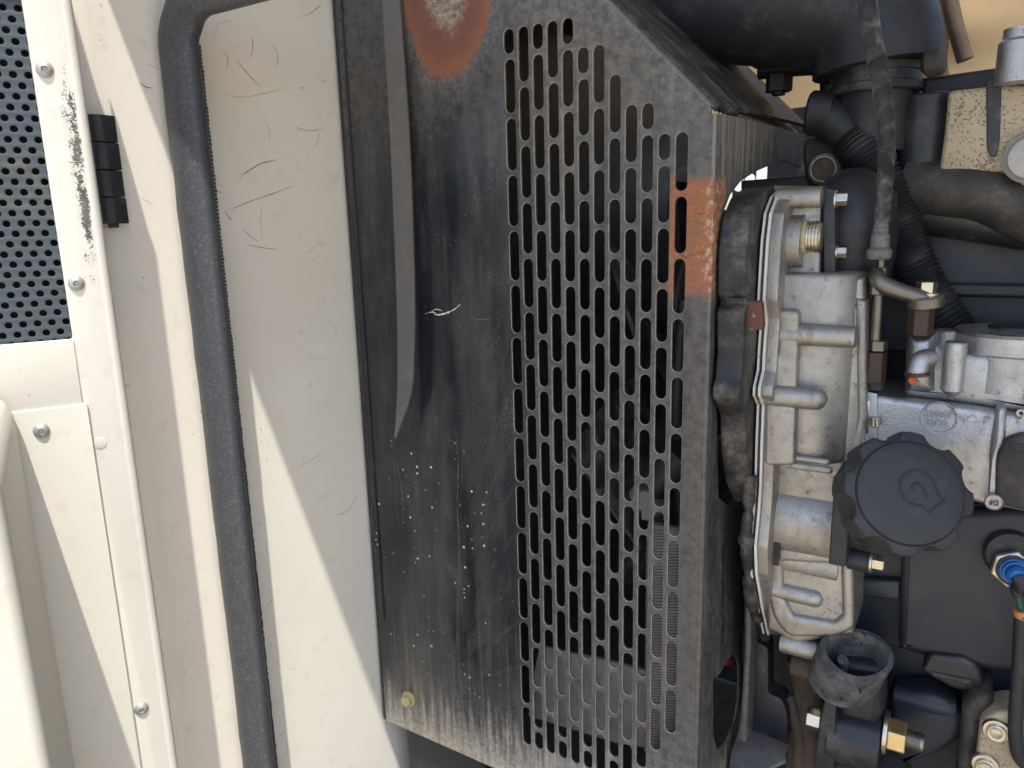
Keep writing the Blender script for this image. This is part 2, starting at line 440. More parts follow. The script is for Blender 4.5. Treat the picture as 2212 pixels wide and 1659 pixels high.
def smooth_path(pts, n=8):
    P = [Vector(p) for p in pts]; out = []
    for i in range(len(P)-1):
        p0 = P[max(i-1, 0)]; p1 = P[i]; p2 = P[i+1]; p3 = P[min(i+2, len(P)-1)]
        for k in range(n):
            t = k/n
            out.append(.5*((2*p1) + (p2-p0)*t + (2*p0-5*p1+4*p2-p3)*t*t + (3*p1-p0-3*p2+p3)*t**3))
    out.append(P[-1]); return out
def tube_bm(bm, path, rad, seg=16, prof=None):
    rings = []; u = None
    for i, p in enumerate(path):
        tn = (path[min(i+1, len(path)-1)] - path[max(i-1, 0)]).normalized()
        if u is None: _, u, v = frame(tn)
        u = (u - tn*u.dot(tn)).normalized(); v = tn.cross(u)
        r = rad(i/(len(path)-1)) if callable(rad) else rad
        ring = []
        for k in range(seg):
            an = 2*math.pi*k/seg; a, b = (math.cos(an), math.sin(an)) if prof is None else prof[k]
            ring.append(bm.verts.new(p + (u*a + v*b)*r))
        rings.append(ring)
    for A, B in zip(rings, rings[1:]):
        for k in range(seg): bm.faces.new((A[k], A[(k+1) % seg], B[(k+1) % seg], B[k]))
    bm.faces.new(rings[0][::-1]); bm.faces.new(rings[-1])
def tube(name, pts, rad, mat, parent=None, seg=16, n=8, smoothp=True, **k):
    path = smooth_path(pts, n) if smoothp else [Vector(p) for p in pts]
    bm = bm_new(); tube_bm(bm, path, rad, seg); return link(name, to_me(bm), mat, parent, smooth=60, **k)
def xcyl(name, x0, x1, cy, rpx, Y, mat, parent=None, end=0, r1=None, seg=28, bev=.0008):
    """round bar along X: seen from x0 to x1 in the photo, axis in the plane y = Y"""
    p0 = aty(x0, cy, Y); r = rpx*mpx(p0)
    d = aty(x1, cy, Y); p1 = Vector((d.x, p0.y, p0.z)); L = p1.x-p0.x
    prof = [(0, r), (L, r if r1 is None else r1*mpx(p0))]
    if end:
        q = prof[-1][1]
        prof = [(0, r), (L - q*end, q)] + [(L - q*end + q*end*math.sin(a), q*math.cos(a)) for a in (.4, .8, 1.15, 1.4)]
        bev = 0
    return lathe(name, p0, VX, prof, mat, parent, seg, bev=bev)
def hexbolt(name, p, axis, r, mat='zinc', parent=None, head=.006, washer=1.35, rot=0.):
    """flange bolt: hexagon head over a round flange, one mesh"""
    bm = bm_new(); a = Vector(axis).normalized(); p = Vector(p)
    lathe_bm(bm, p, a, [(0, r*washer), (r*.22, r*washer), (r*.30, r*washer*.93)], 24)
    lathe_bm(bm, p + a*r*.25, a, [(0, r), (head*.86, r), (head, r*.86)], 6, rot)
    return link(name, to_me(bm), mat, parent, smooth=25, bev=.0003)
def text_mesh(name, txt, O, U, V, N, size, depth, mat, parent):
    cu = bpy.data.curves.new('t', 'FONT'); cu.body = txt; cu.size = size; cu.extrude = depth/2; cu.align_x = 'CENTER'; cu.align_y = 'CENTER'
    cu.bevel_depth = size*.012
    ob = bpy.data.objects.new('tmp', cu); COL.objects.link(ob)
    dg = bpy.context.evaluated_depsgraph_get(); dg.update()
    me = bpy.data.meshes.new_from_object(ob.evaluated_get(dg)); bpy.data.objects.remove(ob)
    M = Matrix((U, V, N)).transposed().to_4x4(); M.translation = Vector(O); me.transform(M)
    return link(name, me, mat, parent, smooth=30)
random.seed(4)
def D(v): return Z0 - v             # height from "down" on the guard

# ================================================================== large structure
g = struct(link('ground', box_me((-40, -40, -.3), (40, 40, 0)), 'concrete ground', smooth=0))

XW = -.170                                             # inside end wall of the bay
body = thing('machine_body', 'white sheet metal machine body with open engine bay', 'machine body', (.4, .2, .55))
ewall = zprofile('end_wall', [(XW-.09, -.236), (-.205, -.236), (-.199, -.2345), (-.1735, -.209), (XW, -.2035), (XW, .62), (XW-.003, .62), (XW-.003, -.2025), (-.176, -.207), (-.202, -.233), (-.206, -.2335), (XW-.09, -.2335)],
         D(.86), D(-.30), 'white paint wall', body, smooth=60)
box('roof_sheet', (-.33, -.281, D(-.30)), (1.35, .36, D(-.33)), 'white paint', body, bev=.003)  # out of view; shades the bay, stops short so sun reaches the lining
box('bay_floor', (-.26, -.12, D(.88)), (1.3, .62, D(.862)), 'dark iron', body)
box('far_end_wall', (1.3, -.2, D(.86)), (1.303, .62, D(-.30)), 'white paint', body)
box('lower_side_sheet', (-.26, -.235, .25), (1.3, -.232, D(.75)), 'white paint', body)
# back wall with a slotted air grille that shows the daylight behind the machine
def slot(cx, cz, w, h, n=6):
    r = w/2; out = []
    for k in range(n+1): a = math.pi*k/n; out.append((cx + r*math.cos(a), cz + h/2 - r + r*math.sin(a)))
    for k in range(n+1): a = math.pi + math.pi*k/n; out.append((cx + r*math.cos(a), cz - h/2 + r + r*math.sin(a)))
    return out
hs = []
gx = aty(1620, 380, .60)
wa, wb, wc, wd = aty(1565, 330, .60), aty(1668, 420, .60), aty(1605, 1010, .60), aty(1648, 1100, .60)
for c in range(-8, 10):
    for k in range(-4, 14):
        z = gx.z - .021 - k*.05 + (.025 if c % 2 else 0)
        x = gx.x + c*.0155
        if (wa.x < x < wb.x and wb.z < z < wa.z) or (wc.x < x < wd.x and wd.z < z < wc.z): hs.append(slot(x, z, .0145, .0485))
me = plate_me([(XW, D(.86)), (1.3, D(.86)), (1.3, D(-.12)), (XW, D(-.12))], hs, Vector((0, .60, 0)), VX, VZ, VY, .003)
link('back_grille', me, 'black paint', body)

# scuffs left on the end wall: thin smears, traced where they are
SCUFF = [[(585, 90), (600, 120), (596, 148)], [(510, 130), (540, 165), (565, 190)], [(478, 110), (492, 125), (488, 150)], [(545, 75), (545, 105), (540, 125)], [(478, 200), (520, 210), (580, 200), (610, 190)],
 [(575, 265), (583, 290), (580, 305)], [(672, 262), (680, 280), (688, 290), (683, 312), (670, 322)], [(515, 385), (560, 355), (600, 345)], [(520, 378), (548, 362), (570, 350)],
 [(492, 455), (540, 435), (590, 418), (638, 400)], [(566, 440), (563, 480), (568, 520)], [(485, 455), (495, 470), (500, 475)], [(535, 528), (560, 534), (605, 540)], [(520, 490), (540, 510), (558, 522)], [(300, 178), (315, 188), (330, 190)], [(668, 825), (672, 830), (668, 838)]]
rs = random.Random(11)
for L in SCUFF:
    bm = bm_new()
    P = smooth_path([atx(a, b, XW) for a, b in L], 6); W = rs.uniform(.00012, .00036); rows = []
    for i, p in enumerate(P):
        t = (P[min(i+1, len(P)-1)] - P[max(i-1, 0)]).normalized(); n = VX.cross(t)
        w_ = W*math.sin(math.pi*(.06 + .88*i/(len(P)-1)))*rs.uniform(.6, 1.2)
        rows.append((bm.verts.new(p + VX*.00015 + n*w_), bm.verts.new(p + VX*.00015 - n*w_)))
    for A, B in zip(rows, rows[1:]): bm.faces.new((A[0], A[1], B[1], B[0]))
    link('scuff_mark', to_me(bm), 'scuff', ewall, smooth=0)

# lining of the hood, lit from above behind the engine
lin = thing('hood_lining', 'tan heat lining with folds behind the engine, top right', 'lining', (.5, .52, D(.1)))
def sheet(name, px, Y, mat, parent, amp, seed):
    pts = [aty(a, b, Y) for a, b in px]
    x0, x1 = min(p.x for p in pts), max(p.x for p in pts); z0, z1 = min(p.z for p in pts), max(p.z for p in pts)
    bm = bm_new(); NX, NZ = 40, 24; rs = random.Random(seed); ph = [rs.uniform(0, 6) for _ in range(6)]
    G = []
    for s_ in (0, 1):
        gr = []
        for j in range(NZ+1):
            row = []
            for i in range(NX+1):
                u, v = i/NX, j/NZ
                b = pts[0].lerp(pts[1], u).lerp(pts[3].lerp(pts[2], u), v)
                d = amp*(math.sin(u*9+ph[0]+v*4) + .6*math.sin(u*21+ph[1]-v*7) + .4*math.sin(v*14+ph[2]+u*5))
                row.append(bm.verts.new(b + VY*(d + s_*.004)))
            gr.append(row)
        G.append(gr)
    for gr, fl in ((G[0], 0), (G[1], 1)):
        for j in range(NZ):
            for i in range(NX): bm.faces.new((gr[j][i], gr[j][i+1], gr[j+1][i+1], gr[j+1][i]))
    A, B = G
    for i in range(NX):
        for j in (0, NZ): bm.faces.new((A[j][i], A[j][i+1], B[j][i+1], B[j][i]))
    for j in range(NZ):
        for i in (0, NX): bm.faces.new((A[j][i], A[j+1][i], B[j+1][i], B[j][i]))
    return link(name, to_me(bm), mat, parent, smooth=60)
sheet('lining_sheet', [(1420, -120), (3300, -190), (3300, 40), (1420, 270)], .50, 'tan lining', lin, .0022, 2)
tube('fold_strap', [aty(2040, -60, .485), aty(2060, 40, .484), aty(2085, 130, .485)], .008, 'brown dark', lin)

# ---------------------------------------------------------------- open door on the left
DE = Vector((-.12, -.2413, 0)); DU = Vector((-.508, -.861, 0)).normalized(); DN = Vector((-DU.y, DU.x, 0))  # DN towards the viewer
if DN.x < 0: DN = -DN
def dpt(u, dn, n=0): return DE + DU*u + DN*n + VZ*D(dn)
def atdoor(x, y, off=0):
    d = ray(x, y); q = DE + DN*off; k = (q - CAM).dot(DN)/d.dot(DN); p = CAM + d*k
    return (p-q).dot(DU), Z0 - p.z
door = thing('access_door', 'open white access door with perforated window panel and steel rivets', 'door', dpt(.2, .75))
def dplate(name, outer, holes, n, th, mat, parent=door, bev=.0006, **k):
    f = lambda L: [(u, -v) for u, v in L]
    me = plate_me(f(outer), [f(h) for h in holes], DE + DN*n + VZ*Z0, DU, VZ, -DN, th, bev)
    return link(name, me, mat, parent, **k)
dplate('frame_sheet', [(0.0035, .75), (0.0035, -.05), (.018, -.12), (.03, -.2), (.42, -.2), (.42, .75)],  # unseen top corner is cut away to shape the diagonal shadow on the jamb
       [rnd([(.0228, .1907), (.0228, .014), (.33, .014), (.33, .1907)], .002)], 0, .0016, 'white paint door', bev=.0005)
# folded edge of the door: a rolled bead running down the hinge side
zs = [.75, .4, .2, .0, -.05]
tube('folded_edge', [dpt(.0042, d_, -.0040) for d_ in zs], .0041, 'white paint door', door, seg=20, smoothp=False)
dplate('edge_return', [(0.001, .75), (0.001, -.05), (.0035, -.06), (.0035, .75)], [], -.004, .022, 'white paint door')
dplate('rail_sheet', [(.0226, .2285), (.0226, .1915), (.40, .1915), (.40, .2285)], [], .0011, .001, 'white paint', bev=.0005)
dplate('lower_sheet', [(.0212, .75), (.0205, .2278), (.40, .2278), (.40, .75)], [], .0026, .0022, 'white paint', bev=.0010)
# perforated sheet: staggered round holes
hl = []
for j in range(-1, 34):
    for i in range(0, 46):
        u = .0215 + i*.0068 + (.0034 if j % 2 else 0); v = .0135 + j*.0054
        if v > .196 or v < .009: continue
        hl.append([(u + .00185*math.cos(a*math.pi/5), v + .00185*math.sin(a*math.pi/5)) for a in range(10)])
dplate('perforated_sheet', [(.018, .20), (.018, .006), (.336, .006), (.336, .20)], hl, -.0022, .0013, 'mesh paint', bev=.0003)
dplate('foam_backing', [(.016, .205), (.016, .004), (.34, .004), (.34, .205)], [], -.010, .012, 'foam')
def rivet(u, dn, n, r=.0042):
    o = lathe('rivet', dpt(u, dn, n), DN, [(-.001, r*1.02), (.0003, r), (.0011, r*.86), (.0019, r*.55), (.0021, r*.40), (.0012, r*.34), (-.0002, r*.30)], 'rivet metal', door, seg=24)
    return o
for u, dn, n in ((.017, .0483, 0), (.017, .160, 0), (.0445, .2402, .0026), (.016, .4276, 0)): rivet(u, dn, n)
lathe('plug', dpt(.017, .2525, 0), DN, [(-.001, .0034), (.0003, .0034), (.0004, .0030)], 'white paint', door)
# deep latch box low on the door, close to the camera
ub, _ = atdoor(112, 1659, .085); ut, _ = atdoor(38, 1075, .085)
_, vt = atdoor(8, 985, .085)
bm = bm_new()
q = []
for n_ in (.0026, .088):
    tt = vt + (.0 if n_ > .01 else -.02)
    q.append([bm.verts.new(dpt(u_, v_, n_)) for u_, v_ in ((ub, .75), (ub, tt + .012), (ub + .010, tt), (.40, tt), (.40, .75))])
A, B = q
for i in range(5): bm.faces.new((A[i], A[(i+1) % 5], B[(i+1) % 5], B[i]))
bm.faces.new(A); bm.faces.new(B)
link('latch_box', to_me(bm), 'white paint', door, bev=.006, seg=4)

# hinge between door and jamb: black knuckles on a pin
hin = thing('door_hinge', 'black four knuckle hinge between the white door and jamb', 'hinge', atx(226, 485, -.166))
ht, hb = atx(231, 248, -.162), atx(251, 485, -.162)
H = (ht.z - hb.z)/4
for k in range(4):
    z1 = ht.z - k*H; z0 = z1 - H + .0006
    xr = ht.x + (.0004 if k % 2 else 0); yy = (ht.y + hb.y)/2
    zprofile('knuckle', rnd([(xr - .022, yy - .012), (xr - .003, yy - .007), (xr, yy - .002), (xr - .001, yy + .008), (xr - .010, yy + .008)], .002), z0, z1, 'black plastic', hin, bev=.0005)
cyl('hinge_pin', (ht.x - .006, yy, hb.z - .002), (ht.x - .006, yy, ht.z - .001), .003, 'dark iron', hin)

# ---------------------------------------------------------------- rubber seal round the opening
seal = thing('rubber_seal', 'black rubber bulb seal running round the bay opening', 'seal', (-.155, -.148, D(.75)))
SX, SY = -.155, -.155
def sealpath(off, yoff):
    pts = [Vector((SX + off, SY + yoff, D(v))) for v in [.76 - i*.02 for i in range(37)]]
    c = Vector((SX + off + .034 - off, SY + yoff, D(.022))); R = .034 - off
    for k in range(1, 11):
        a = math.pi - k*math.pi/20
        pts.append(Vector((SX + .034 + R*math.cos(a), SY + yoff, D(.022) + R*math.sin(a))))
    for x in (.0, .1, .2, .35, .6, .9, 1.2): pts.append(Vector((SX + .05 + x, SY + yoff, D(.022) + R)))
    return pts
def wob(pts, s, amp):
    rs = random.Random(s)
    return [p + Vector((rs.uniform(-amp, amp), rs.uniform(-amp, amp), 0)) for p in pts]
bm = bm_new()
prof = []
for k in range(28):
    an = 2*math.pi*k/28; prof.append((.0150*math.cos(an), .0105*math.sin(an)*(1 - .16*max(0, math.cos(3*an + 2.2))**3)))
tube_bm(bm, wob(sealpath(0, 0), 3, .0003), 1., 28, prof)
link('bulb', to_me(bm), 'rubber', seal, smooth=60)
# gripping strip along the inner side of the bulb, with fine teeth
bm = bm_new(); n_t = 0
for i in range(285):
    z1 = D(.012 + i*.0026); rr = random.uniform(-.00018, .00018)
    for lo, hi in (((XW, SY + .006, z1 - .0021), (XW + .0121 + rr, SY + .0196 + rr, z1)),):
        r = bmesh.ops.create_cube(bm, size=1)
        for v in r['verts']: v.co = Vector([lo[j] + (hi[j]-lo[j])*(v.co[j]+.5) for j in range(3)])
link('grip_teeth', to_me(bm), 'rubber', seal, smooth=0)['kind'] = 'stuff'
box('grip_strip', (XW, SY + .004, D(.76)), (XW + .0118, SY + .0192, D(.004)), 'rubber', seal, bev=.002)
box('top_grip_strip', (XW + .03, SY + .004, D(-.004)), (1.05, SY + .0192, D(-.013)), 'rubber', seal, bev=.002)

# ---------------------------------------------------------------- slotted black guard over the fan
gd = thing('fan_guard', 'black slotted sheet metal fan guard with rust patches and dust', 'guard', (0, .03, D(.612)))
PCH, AX, GAP, SW = .040, .29123*.040, .0894*.040, .0040
def gslot(c, v0, v1, n=6):
    x = c*AX; out = []; z1, z0 = -v0*PCH, -(v1*PCH - GAP)
    jx = random.uniform(-.00012, .00012)
    for k in range(n+1): a = math.pi*k/n; out.append((x + jx + SW*math.cos(a), z1 - SW + SW*math.sin(a)))
    for k in range(n+1): a = math.pi + math.pi*k/n; out.append((x + jx + SW*math.cos(a), z0 + SW + SW*math.sin(a)))
    return out
slots = []
start = {0: ('s', 0), 1: ('l', 0), 2: ('s', 0), 3: ('l', 0), 4: ('s', 0), 5: ('s', .5), 6: ('l', .5), 7: ('l', 1), 8: ('l', 1.5), 9: ('s', 1.5), 10: ('s', 2), 11: ('l', 2)}
for c in range(12):
    kind, v = start[c]
    if kind == 's': slots.append(gslot(c, v, v + .5)); v += .5
    end = 14.5 if c < 10 else (13.5 if c == 10 else 13)
    while v < end - .01:
        nx = min(v + 1, end); slots.append(gslot(c, v, nx)); v = nx
XL, XR = -.163, .150
chx = [(.0756 - .0725*1.1, .0063 + .0741*1.1), (.1479, -.0678)]
outer = [(XL, -.612), (XR - .004, -.640), (XR - .004, -.0700), chx[1], chx[0], (XL, chx[0][1])]
outer = [(XL, -.612), (XR - .003, -.618), (XR - .003, -.0710), (.1465, -.0662), chx[0], (XL, chx[0][1])]
me = plate_me(outer, slots, Vector((0, 0, Z0)), VX, VZ, VY, .0026, .0008, 2)
fsheet = link('face_sheet', me, 'black guard paint', gd, smooth=40)
# bend and side of the guard: narrow beside the fan, wide above and below it
def sidepts(L): return [(q.y, q.z) for q in (atx(a, b, XR) for a, b in L)]
arc = sidepts([(1690, 345), (1662, 358), (1630, 372), (1600, 392), (1578, 420), (1562, 460), (1553, 510), (1550, 600), (1549, 760), (1549, 900), (1552, 1075), (1570, 1090), (1606, 1102), (1612, 1120), (1610, 1300), (1604, 1400), (1606, 1480), (1606, 1620)])
prof = [(.0005, D(.618)), (.0005, D(.0705))] + [(.05, D(.068)), (.26, D(.063)), (.26, D(.092))] + arc + [(.13, D(.632))]
hole = rnd(sidepts([(1541, 1470), (1556, 1455), (1572, 1425), (1590, 1410), (1597, 1440), (1597, 1500), (1588, 1560), (1570, 1605), (1550, 1622), (1541, 1590)]), .004)
embs = [slot(*(lambda q, w_: ((q.y), (q.z)))(atx(1559, yy, XR), 0), .007, .026) for yy in (1215, 1290, 1362)]
me = plate_me(prof, [hole], Vector((XR - .002, 0, 0)), VY, VZ, VX, .002, .0003, 1)
link('side_sheet', me, 'black guard paint', gd)
for e_ in embs:
    link('embossed_slot', plate_me(e_, [], Vector((XR - .0004, 0, 0)), VY, VZ, VX, .0012, .0005, 1), 'dusty black', gd)
cyl('bend', (XR - .0028, .0028, D(.618)), (XR - .0028, .0028, D(.071)), .0029, 'black guard paint', gd, seg=20)
# sloping top sheet and its rubber lip
a0 = Vector((chx[0][0], 0, Z0 + chx[0][1])); a1 = Vector((.1475, 0, D(.0672)))
dirv = (a1 - a0)
def quadplate(name, a, b, c, d, th, mat, parent, bev=.0005):
    bm = bm_new(); n = (b-a).cross(d-a).normalized()*th
    L = [bm.verts.new(p) for p in (a, b, c, d)]; U = [bm.verts.new(p + n) for p in (a, b, c, d)]
    bm.faces.new(L[::-1]); bm.faces.new(U)
    for i in range(4): bm.faces.new((L[i], L[(i+1) % 4], U[(i+1) % 4], U[i]))
    return link(name, to_me(bm), mat, parent, bev=bev)
quadplate('top_sheet', a0, a1, a1 + VY*.28, a0 + VY*.28, .0015, 'black guard paint', gd)
def lip(i):
    o = .0016 + i*.0021
    n = Vector((dirv.z, 0, -dirv.x)).normalized()
    if n.z < 0: n = -n
    return o, n
for i in range(6):
    o, n = lip(i)
    tube('lip_ridge', [a0 + n*(.002) + VY*(.003 + i*.0085), a1 + n*.002 + VY*(.003 + i*.0085) + dirv.normalized()*.002], .0030, 'dusty black', gd, seg=10, smoothp=False)
quadplate('lip_sheet', a0 + VY*.05 + VZ*.003, a1 + VY*.05 + VZ*.003, a1 + VY*.28 + VZ*.012, a0 + VY*.28 + VZ*.012, .003, 'dusty black', gd)
# return along the left edge
box('left_return', (XL - .004, .0005, D(.612)), (XL + .001, .03, Z0 + chx[0][1]), 'black paint', gd, bev=.0006)
box('left_hem', (XL + .006, -.0012, D(.50)), (XL + .0075, .0002, Z0 + chx[0][1]), 'black paint', gd, bev=.0004)
p = aty(885, 1508, 0)
bo = hexbolt('bolt', p - VY*.001, -VY, .0058, 'sealant', gd, head=.0050)
lathe('washer', p, -VY, [(-.0005, .0080), (.0012, .0080), (.0016, .0074)], 'rust orange', bo, seg=28)
for L, w_ in (([(918, 678), (935, 674), (945, 680), (965, 676), (982, 668), (995, 657)], .0009), ([(930, 676), (942, 668), (958, 672)], .0005), ([(1015, 686), (1035, 690), (1060, 689)], .0003), ([(985, 930), (990, 1010), (988, 1090), (992, 1200), (985, 1420)], .00035), ([(856, 990), (860, 1010), (868, 1060), (870, 1150)], .0003)):
    bm = bm_new(); rs = random.Random(len(L)); P = smooth_path([aty(a, b, 0) for a, b in L], 8); rows = []
    for i, p in enumerate(P):
        t = (P[min(i+1, len(P)-1)] - P[max(i-1, 0)]).normalized(); n = VY.cross(t); q = w_*rs.uniform(.15, 1)*math.sin(math.pi*(.05 + .9*i/(len(P)-1)))
        rows.append((bm.verts.new(p - VY*.00025 + n*q), bm.verts.new(p - VY*.00025 - n*q)))
    for A, B in zip(rows, rows[1:]): bm.faces.new((A[0], A[1], B[1], B[0]))
    link('scratch', to_me(bm), 'clip grey' if w_ < .0004 else 'gasket', fsheet, smooth=0)
# rubber strip hanging in front of the guard
L_ = [(823, -30), (832, 120), (842, 300), (850, 480), (856, 640), (858, 760), (857, 860), (851, 945)]
R_ = [(857, -30), (868, 120), (880, 300), (887, 480), (891, 640), (890, 760), (884, 850), (851, 948)]
bm = bm_new(); rows = []
for i, (l, r) in enumerate(zip(smooth_path([Vector((*a, 0)) for a in L_], 4), smooth_path([Vector((*a, 0)) for a in R_], 4))):
    t = i/28
    yb = -.008 - .010*t
    pl, pr = aty(l.x, l.y, yb), aty(r.x + 3, r.y, yb + .002)
    rows.append([bm.verts.new(pl), bm.verts.new(pr), bm.verts.new(pr + VY*.0022), bm.verts.new(pl + VY*.0022)])
for A, B in zip(rows, rows[1:]):
    for k in range(4): bm.faces.new((A[k], A[(k+1) % 4], B[(k+1) % 4], B[k]))
bm.faces.new(rows[0]); bm.faces.new(rows[-1][::-1])
tag(link('hanging_strip', to_me(bm), 'strip rubber', bev=.0004), 'long dusty black rubber strip hanging on the guard', 'strip')

# ---------------------------------------------------------------- radiator, fan and parts seen through the slots
rad = thing('radiator', 'black radiator block standing behind the slotted guard', 'radiator', (-.09, .22, D(.86)))
box('core', (-.15, .012, D(.86)), (-.055, .44, D(-.08)), 'black paint', rad, bev=.004)
box('shroud_plate', (-.054, .02, D(.86)), (-.044, .44, D(-.08)), 'black plastic', rad)
fan = thing('cooling_fan', 'black bladed cooling fan behind the slotted guard', 'fan', (.055, .235, D(.30)))
fc = Vector((.055, .235, D(.30)))
cyl('hub', fc - VX*.03, fc + VX*.04, .045, 'black plastic', fan)
for k in range(7):
    an = .35 + k*2*math.pi/7
    bm = bm_new(); rows = []
    for i in range(9):
        r = .04 + i*.02; tw = .75 - .03*i; half = .026 + .003*i; a2 = an + .05*i
        rd = Vector((0, math.cos(a2), math.sin(a2))); tg = Vector((0, -math.sin(a2), math.cos(a2)))
        cdir = (tg*math.cos(tw) + VX*math.sin(tw)); nn = cdir.cross(rd).normalized()*.0015
        c0 = fc + rd*r
        rows.append([bm.verts.new(c0 - cdir*half - nn), bm.verts.new(c0 + cdir*half - nn), bm.verts.new(c0 + cdir*half + nn), bm.verts.new(c0 - cdir*half + nn)])
    for A, B in zip(rows, rows[1:]):
        for q in range(4): bm.faces.new((A[q], A[(q+1) % 4], B[(q+1) % 4], B[q]))
    bm.faces.new(rows[0]); bm.faces.new(rows[-1][::-1])
    link('blade', to_me(bm), 'dusty black', fan, smooth=50)
pl = thing('lower_bracket', 'dusty grey bracket plate behind the lowest guard slots', 'bracket', aty(1290, 1600, .02))
trace('plate', [(1165, 1395), (1215, 1408), (1300, 1425), (1400, 1450), (1406, 1618), (1330, 1606), (1240, 1578), (1140, 1548), (1150, 1470)], .02, .004, 'inside grey', pl, bev=.001)
fin = thing('ribbed_duct', 'grey finely ribbed strip behind the right guard slots', 'duct', aty(1440, 1600, .02))
p0, p1 = aty(1398, 1130, .016), aty(1480, 1640, .016)
box('backing', (p0.x, .016, p1.z), (.142, .022, p0.z), 'inside grey', fin)
bm = bm_new(); nz = int((p0.z - p1.z)/.0024)
for i in range(nz):
    z = p1.z + i*.0024
    for sgn in (0,):
        rr = bmesh.ops.create_cube(bm, size=1)
        for v in rr['verts']: v.co = Vector((p0.x + (.142-p0.x)*(v.co.x+.5), .0150 + .0015*(v.co.y+.5), z + .0017*(v.co.z+.5) + (v.co.x)*.010))
link('fins', to_me(bm), 'inside grey', fin, smooth=0)['kind'] = 'stuff'
cl = thing('hose_clamp', 'grey hose clamp seen through the guard slots', 'clamp', aty(1420, 1130, .04))
cyl('hose', aty(1380, 1085, .05), aty(1475, 975, .05), .014, 'black plastic', cl)
lathe('band', aty(1395, 1085, .045), aty(1475, 985, .045) - aty(1395, 1085, .045), [(0, .0155), (.012, .0155)], 'clip grey', cl, bev=.0005)
box('screw_block', aty(1385, 1060, .03), aty(1415, 1115, .042), 'clip grey', cl)
pc = thing('pulley', 'dark belt pulley behind the guard slots', 'pulley', (.09, .2, D(.22)))
lathe('wheel', (.085, .16, D(.21)), VX, [(0, .05), (.004, .052), (.008, .044), (.014, .052), (.018, .05)], 'brown dark', pc, seg=40)
tube('belt', [Vector((.094, .112, D(.2))), Vector((.094, .10, D(.3))), Vector((.094, .13, D(.44)))], .006, 'black plastic', pc)

# ================================================================== engine, right of the guard
# ---------------------------------------------------------------- black fan shroud between guard and engine
sh = thing('fan_shroud', 'black bulging shroud between guard and gear case with dusty dents', 'shroud', (.16, .12, D(.36)))
def yz(L, X): return [(q.y, q.z) for q in (atx(a, b, X) for a, b in L)]
prof = yz([(1672, 402), (1625, 405), (1596, 425), (1578, 470), (1570, 540), (1568, 600), (1568, 640), (1574, 652), (1566, 670), (1566, 760), (1562, 815), (1556, 840), (1556, 862), (1566, 880), (1572, 900), (1574, 980), (1582, 1040), (1600, 1085)], .158)
prof = prof + [(.16, prof[-1][1] - .01), (.16, prof[0][1])]
xprofile('shell', rnd(prof, .003), .1525, .1705, 'dusty black', sh, bev=.0015)
box('seam', atx(1572, 644, .163), (.1712, .06, atx(1572, 648, .163).z), 'black paint', sh, bev=.0004)
tg_ = thing('red_tab', 'red brown painted square tab with chipped white flecks', 'tab', aty(1620, 715, .012))
trace('plate', [(1594, 651), (1646, 650), (1650, 713), (1597, 714)], .012, .006, 'rust brown', tg_, bev=.001, r=.003)

# ---------------------------------------------------------------- gear case (cast aluminium)
gc = thing('gear_case', 'cast aluminium engine gear case with ribs, bosses and twin gasket edge', 'gear case', aty(1740, 1400, .08))
FL = [(1697, 403), (1676, 425), (1663, 460), (1656, 520), (1651, 600), (1648, 650), (1654, 690), (1649, 760), (1647, 800), (1639, 835), (1638, 855), (1647, 876), (1644, 950), (1641, 1050), (1637, 1110), (1630, 1180), (1632, 1240), (1644, 1310), (1658, 1372)]
base = yz(FL, .176)
back = [(.19, base[-1][1]), (.19, base[0][1])]
def inset(L, d): return [(a + d, b) for a, b in L]
xprofile('gasket', base + back, .1722, .1735, 'gasket', gc)
xprofile('gasket', inset(base, .002) + back, .1736, .1755, 'black paint', gc)
xprofile('gasket', inset(base, .0003) + back, .1756, .1772, 'gasket', gc)
xprofile('flange', rnd(inset(base, .0022) + back, .002), .1773, .1850, 'cast aluminium', gc, bev=.0012)
AL = 'cast aluminium'
# web behind everything
trace('web', [(1668, 400), (1775, 402), (1772, 590), (1868, 600), (1866, 1000), (1826, 1010), (1826, 1180), (1842, 1200), (1842, 1372), (1720, 1392), (1655, 1360), (1648, 1000), (1655, 700)], .066, .10, AL, gc, bev=.004, bseg=3)
xcyl('boss', 1676, 1776, 429, 22, .060, AL, gc)
# wide port with thread and sealant
xcyl('port', 1672, 1738, 522, 55, .066, AL, gc)
pp = aty(1736, 512, .064); rr = 34*mpx(pp)
th = []
for i in range(5):
    t = .0005 + i*.0021
    th += [(t, rr*.92), (t + .0006, rr), (t + .0014, rr), (t + .0020, rr*.93)]
th += [(.0112, rr*.95), (.0122, rr*.86)]
tplug = lathe('threaded_plug', pp, VX, th, 'zinc', gc, seg=36)
lathe('sealant_ring', pp - VX*.0008, VX, [(0, rr*1.02), (.002, rr*1.05), (.0035, rr*1.01)], 'sealant', tplug, seg=30, radial=lambda i, r, a: r*(1 + .025*math.sin(7*a) + .02*math.sin(17*a)))
xcyl('boss', 1660, 1728, 625, 26, .062, AL, gc)
trace('neck_web', [(1690, 560), (1735, 565), (1728, 700), (1680, 700)], .070, .02, AL, gc, bev=.003)
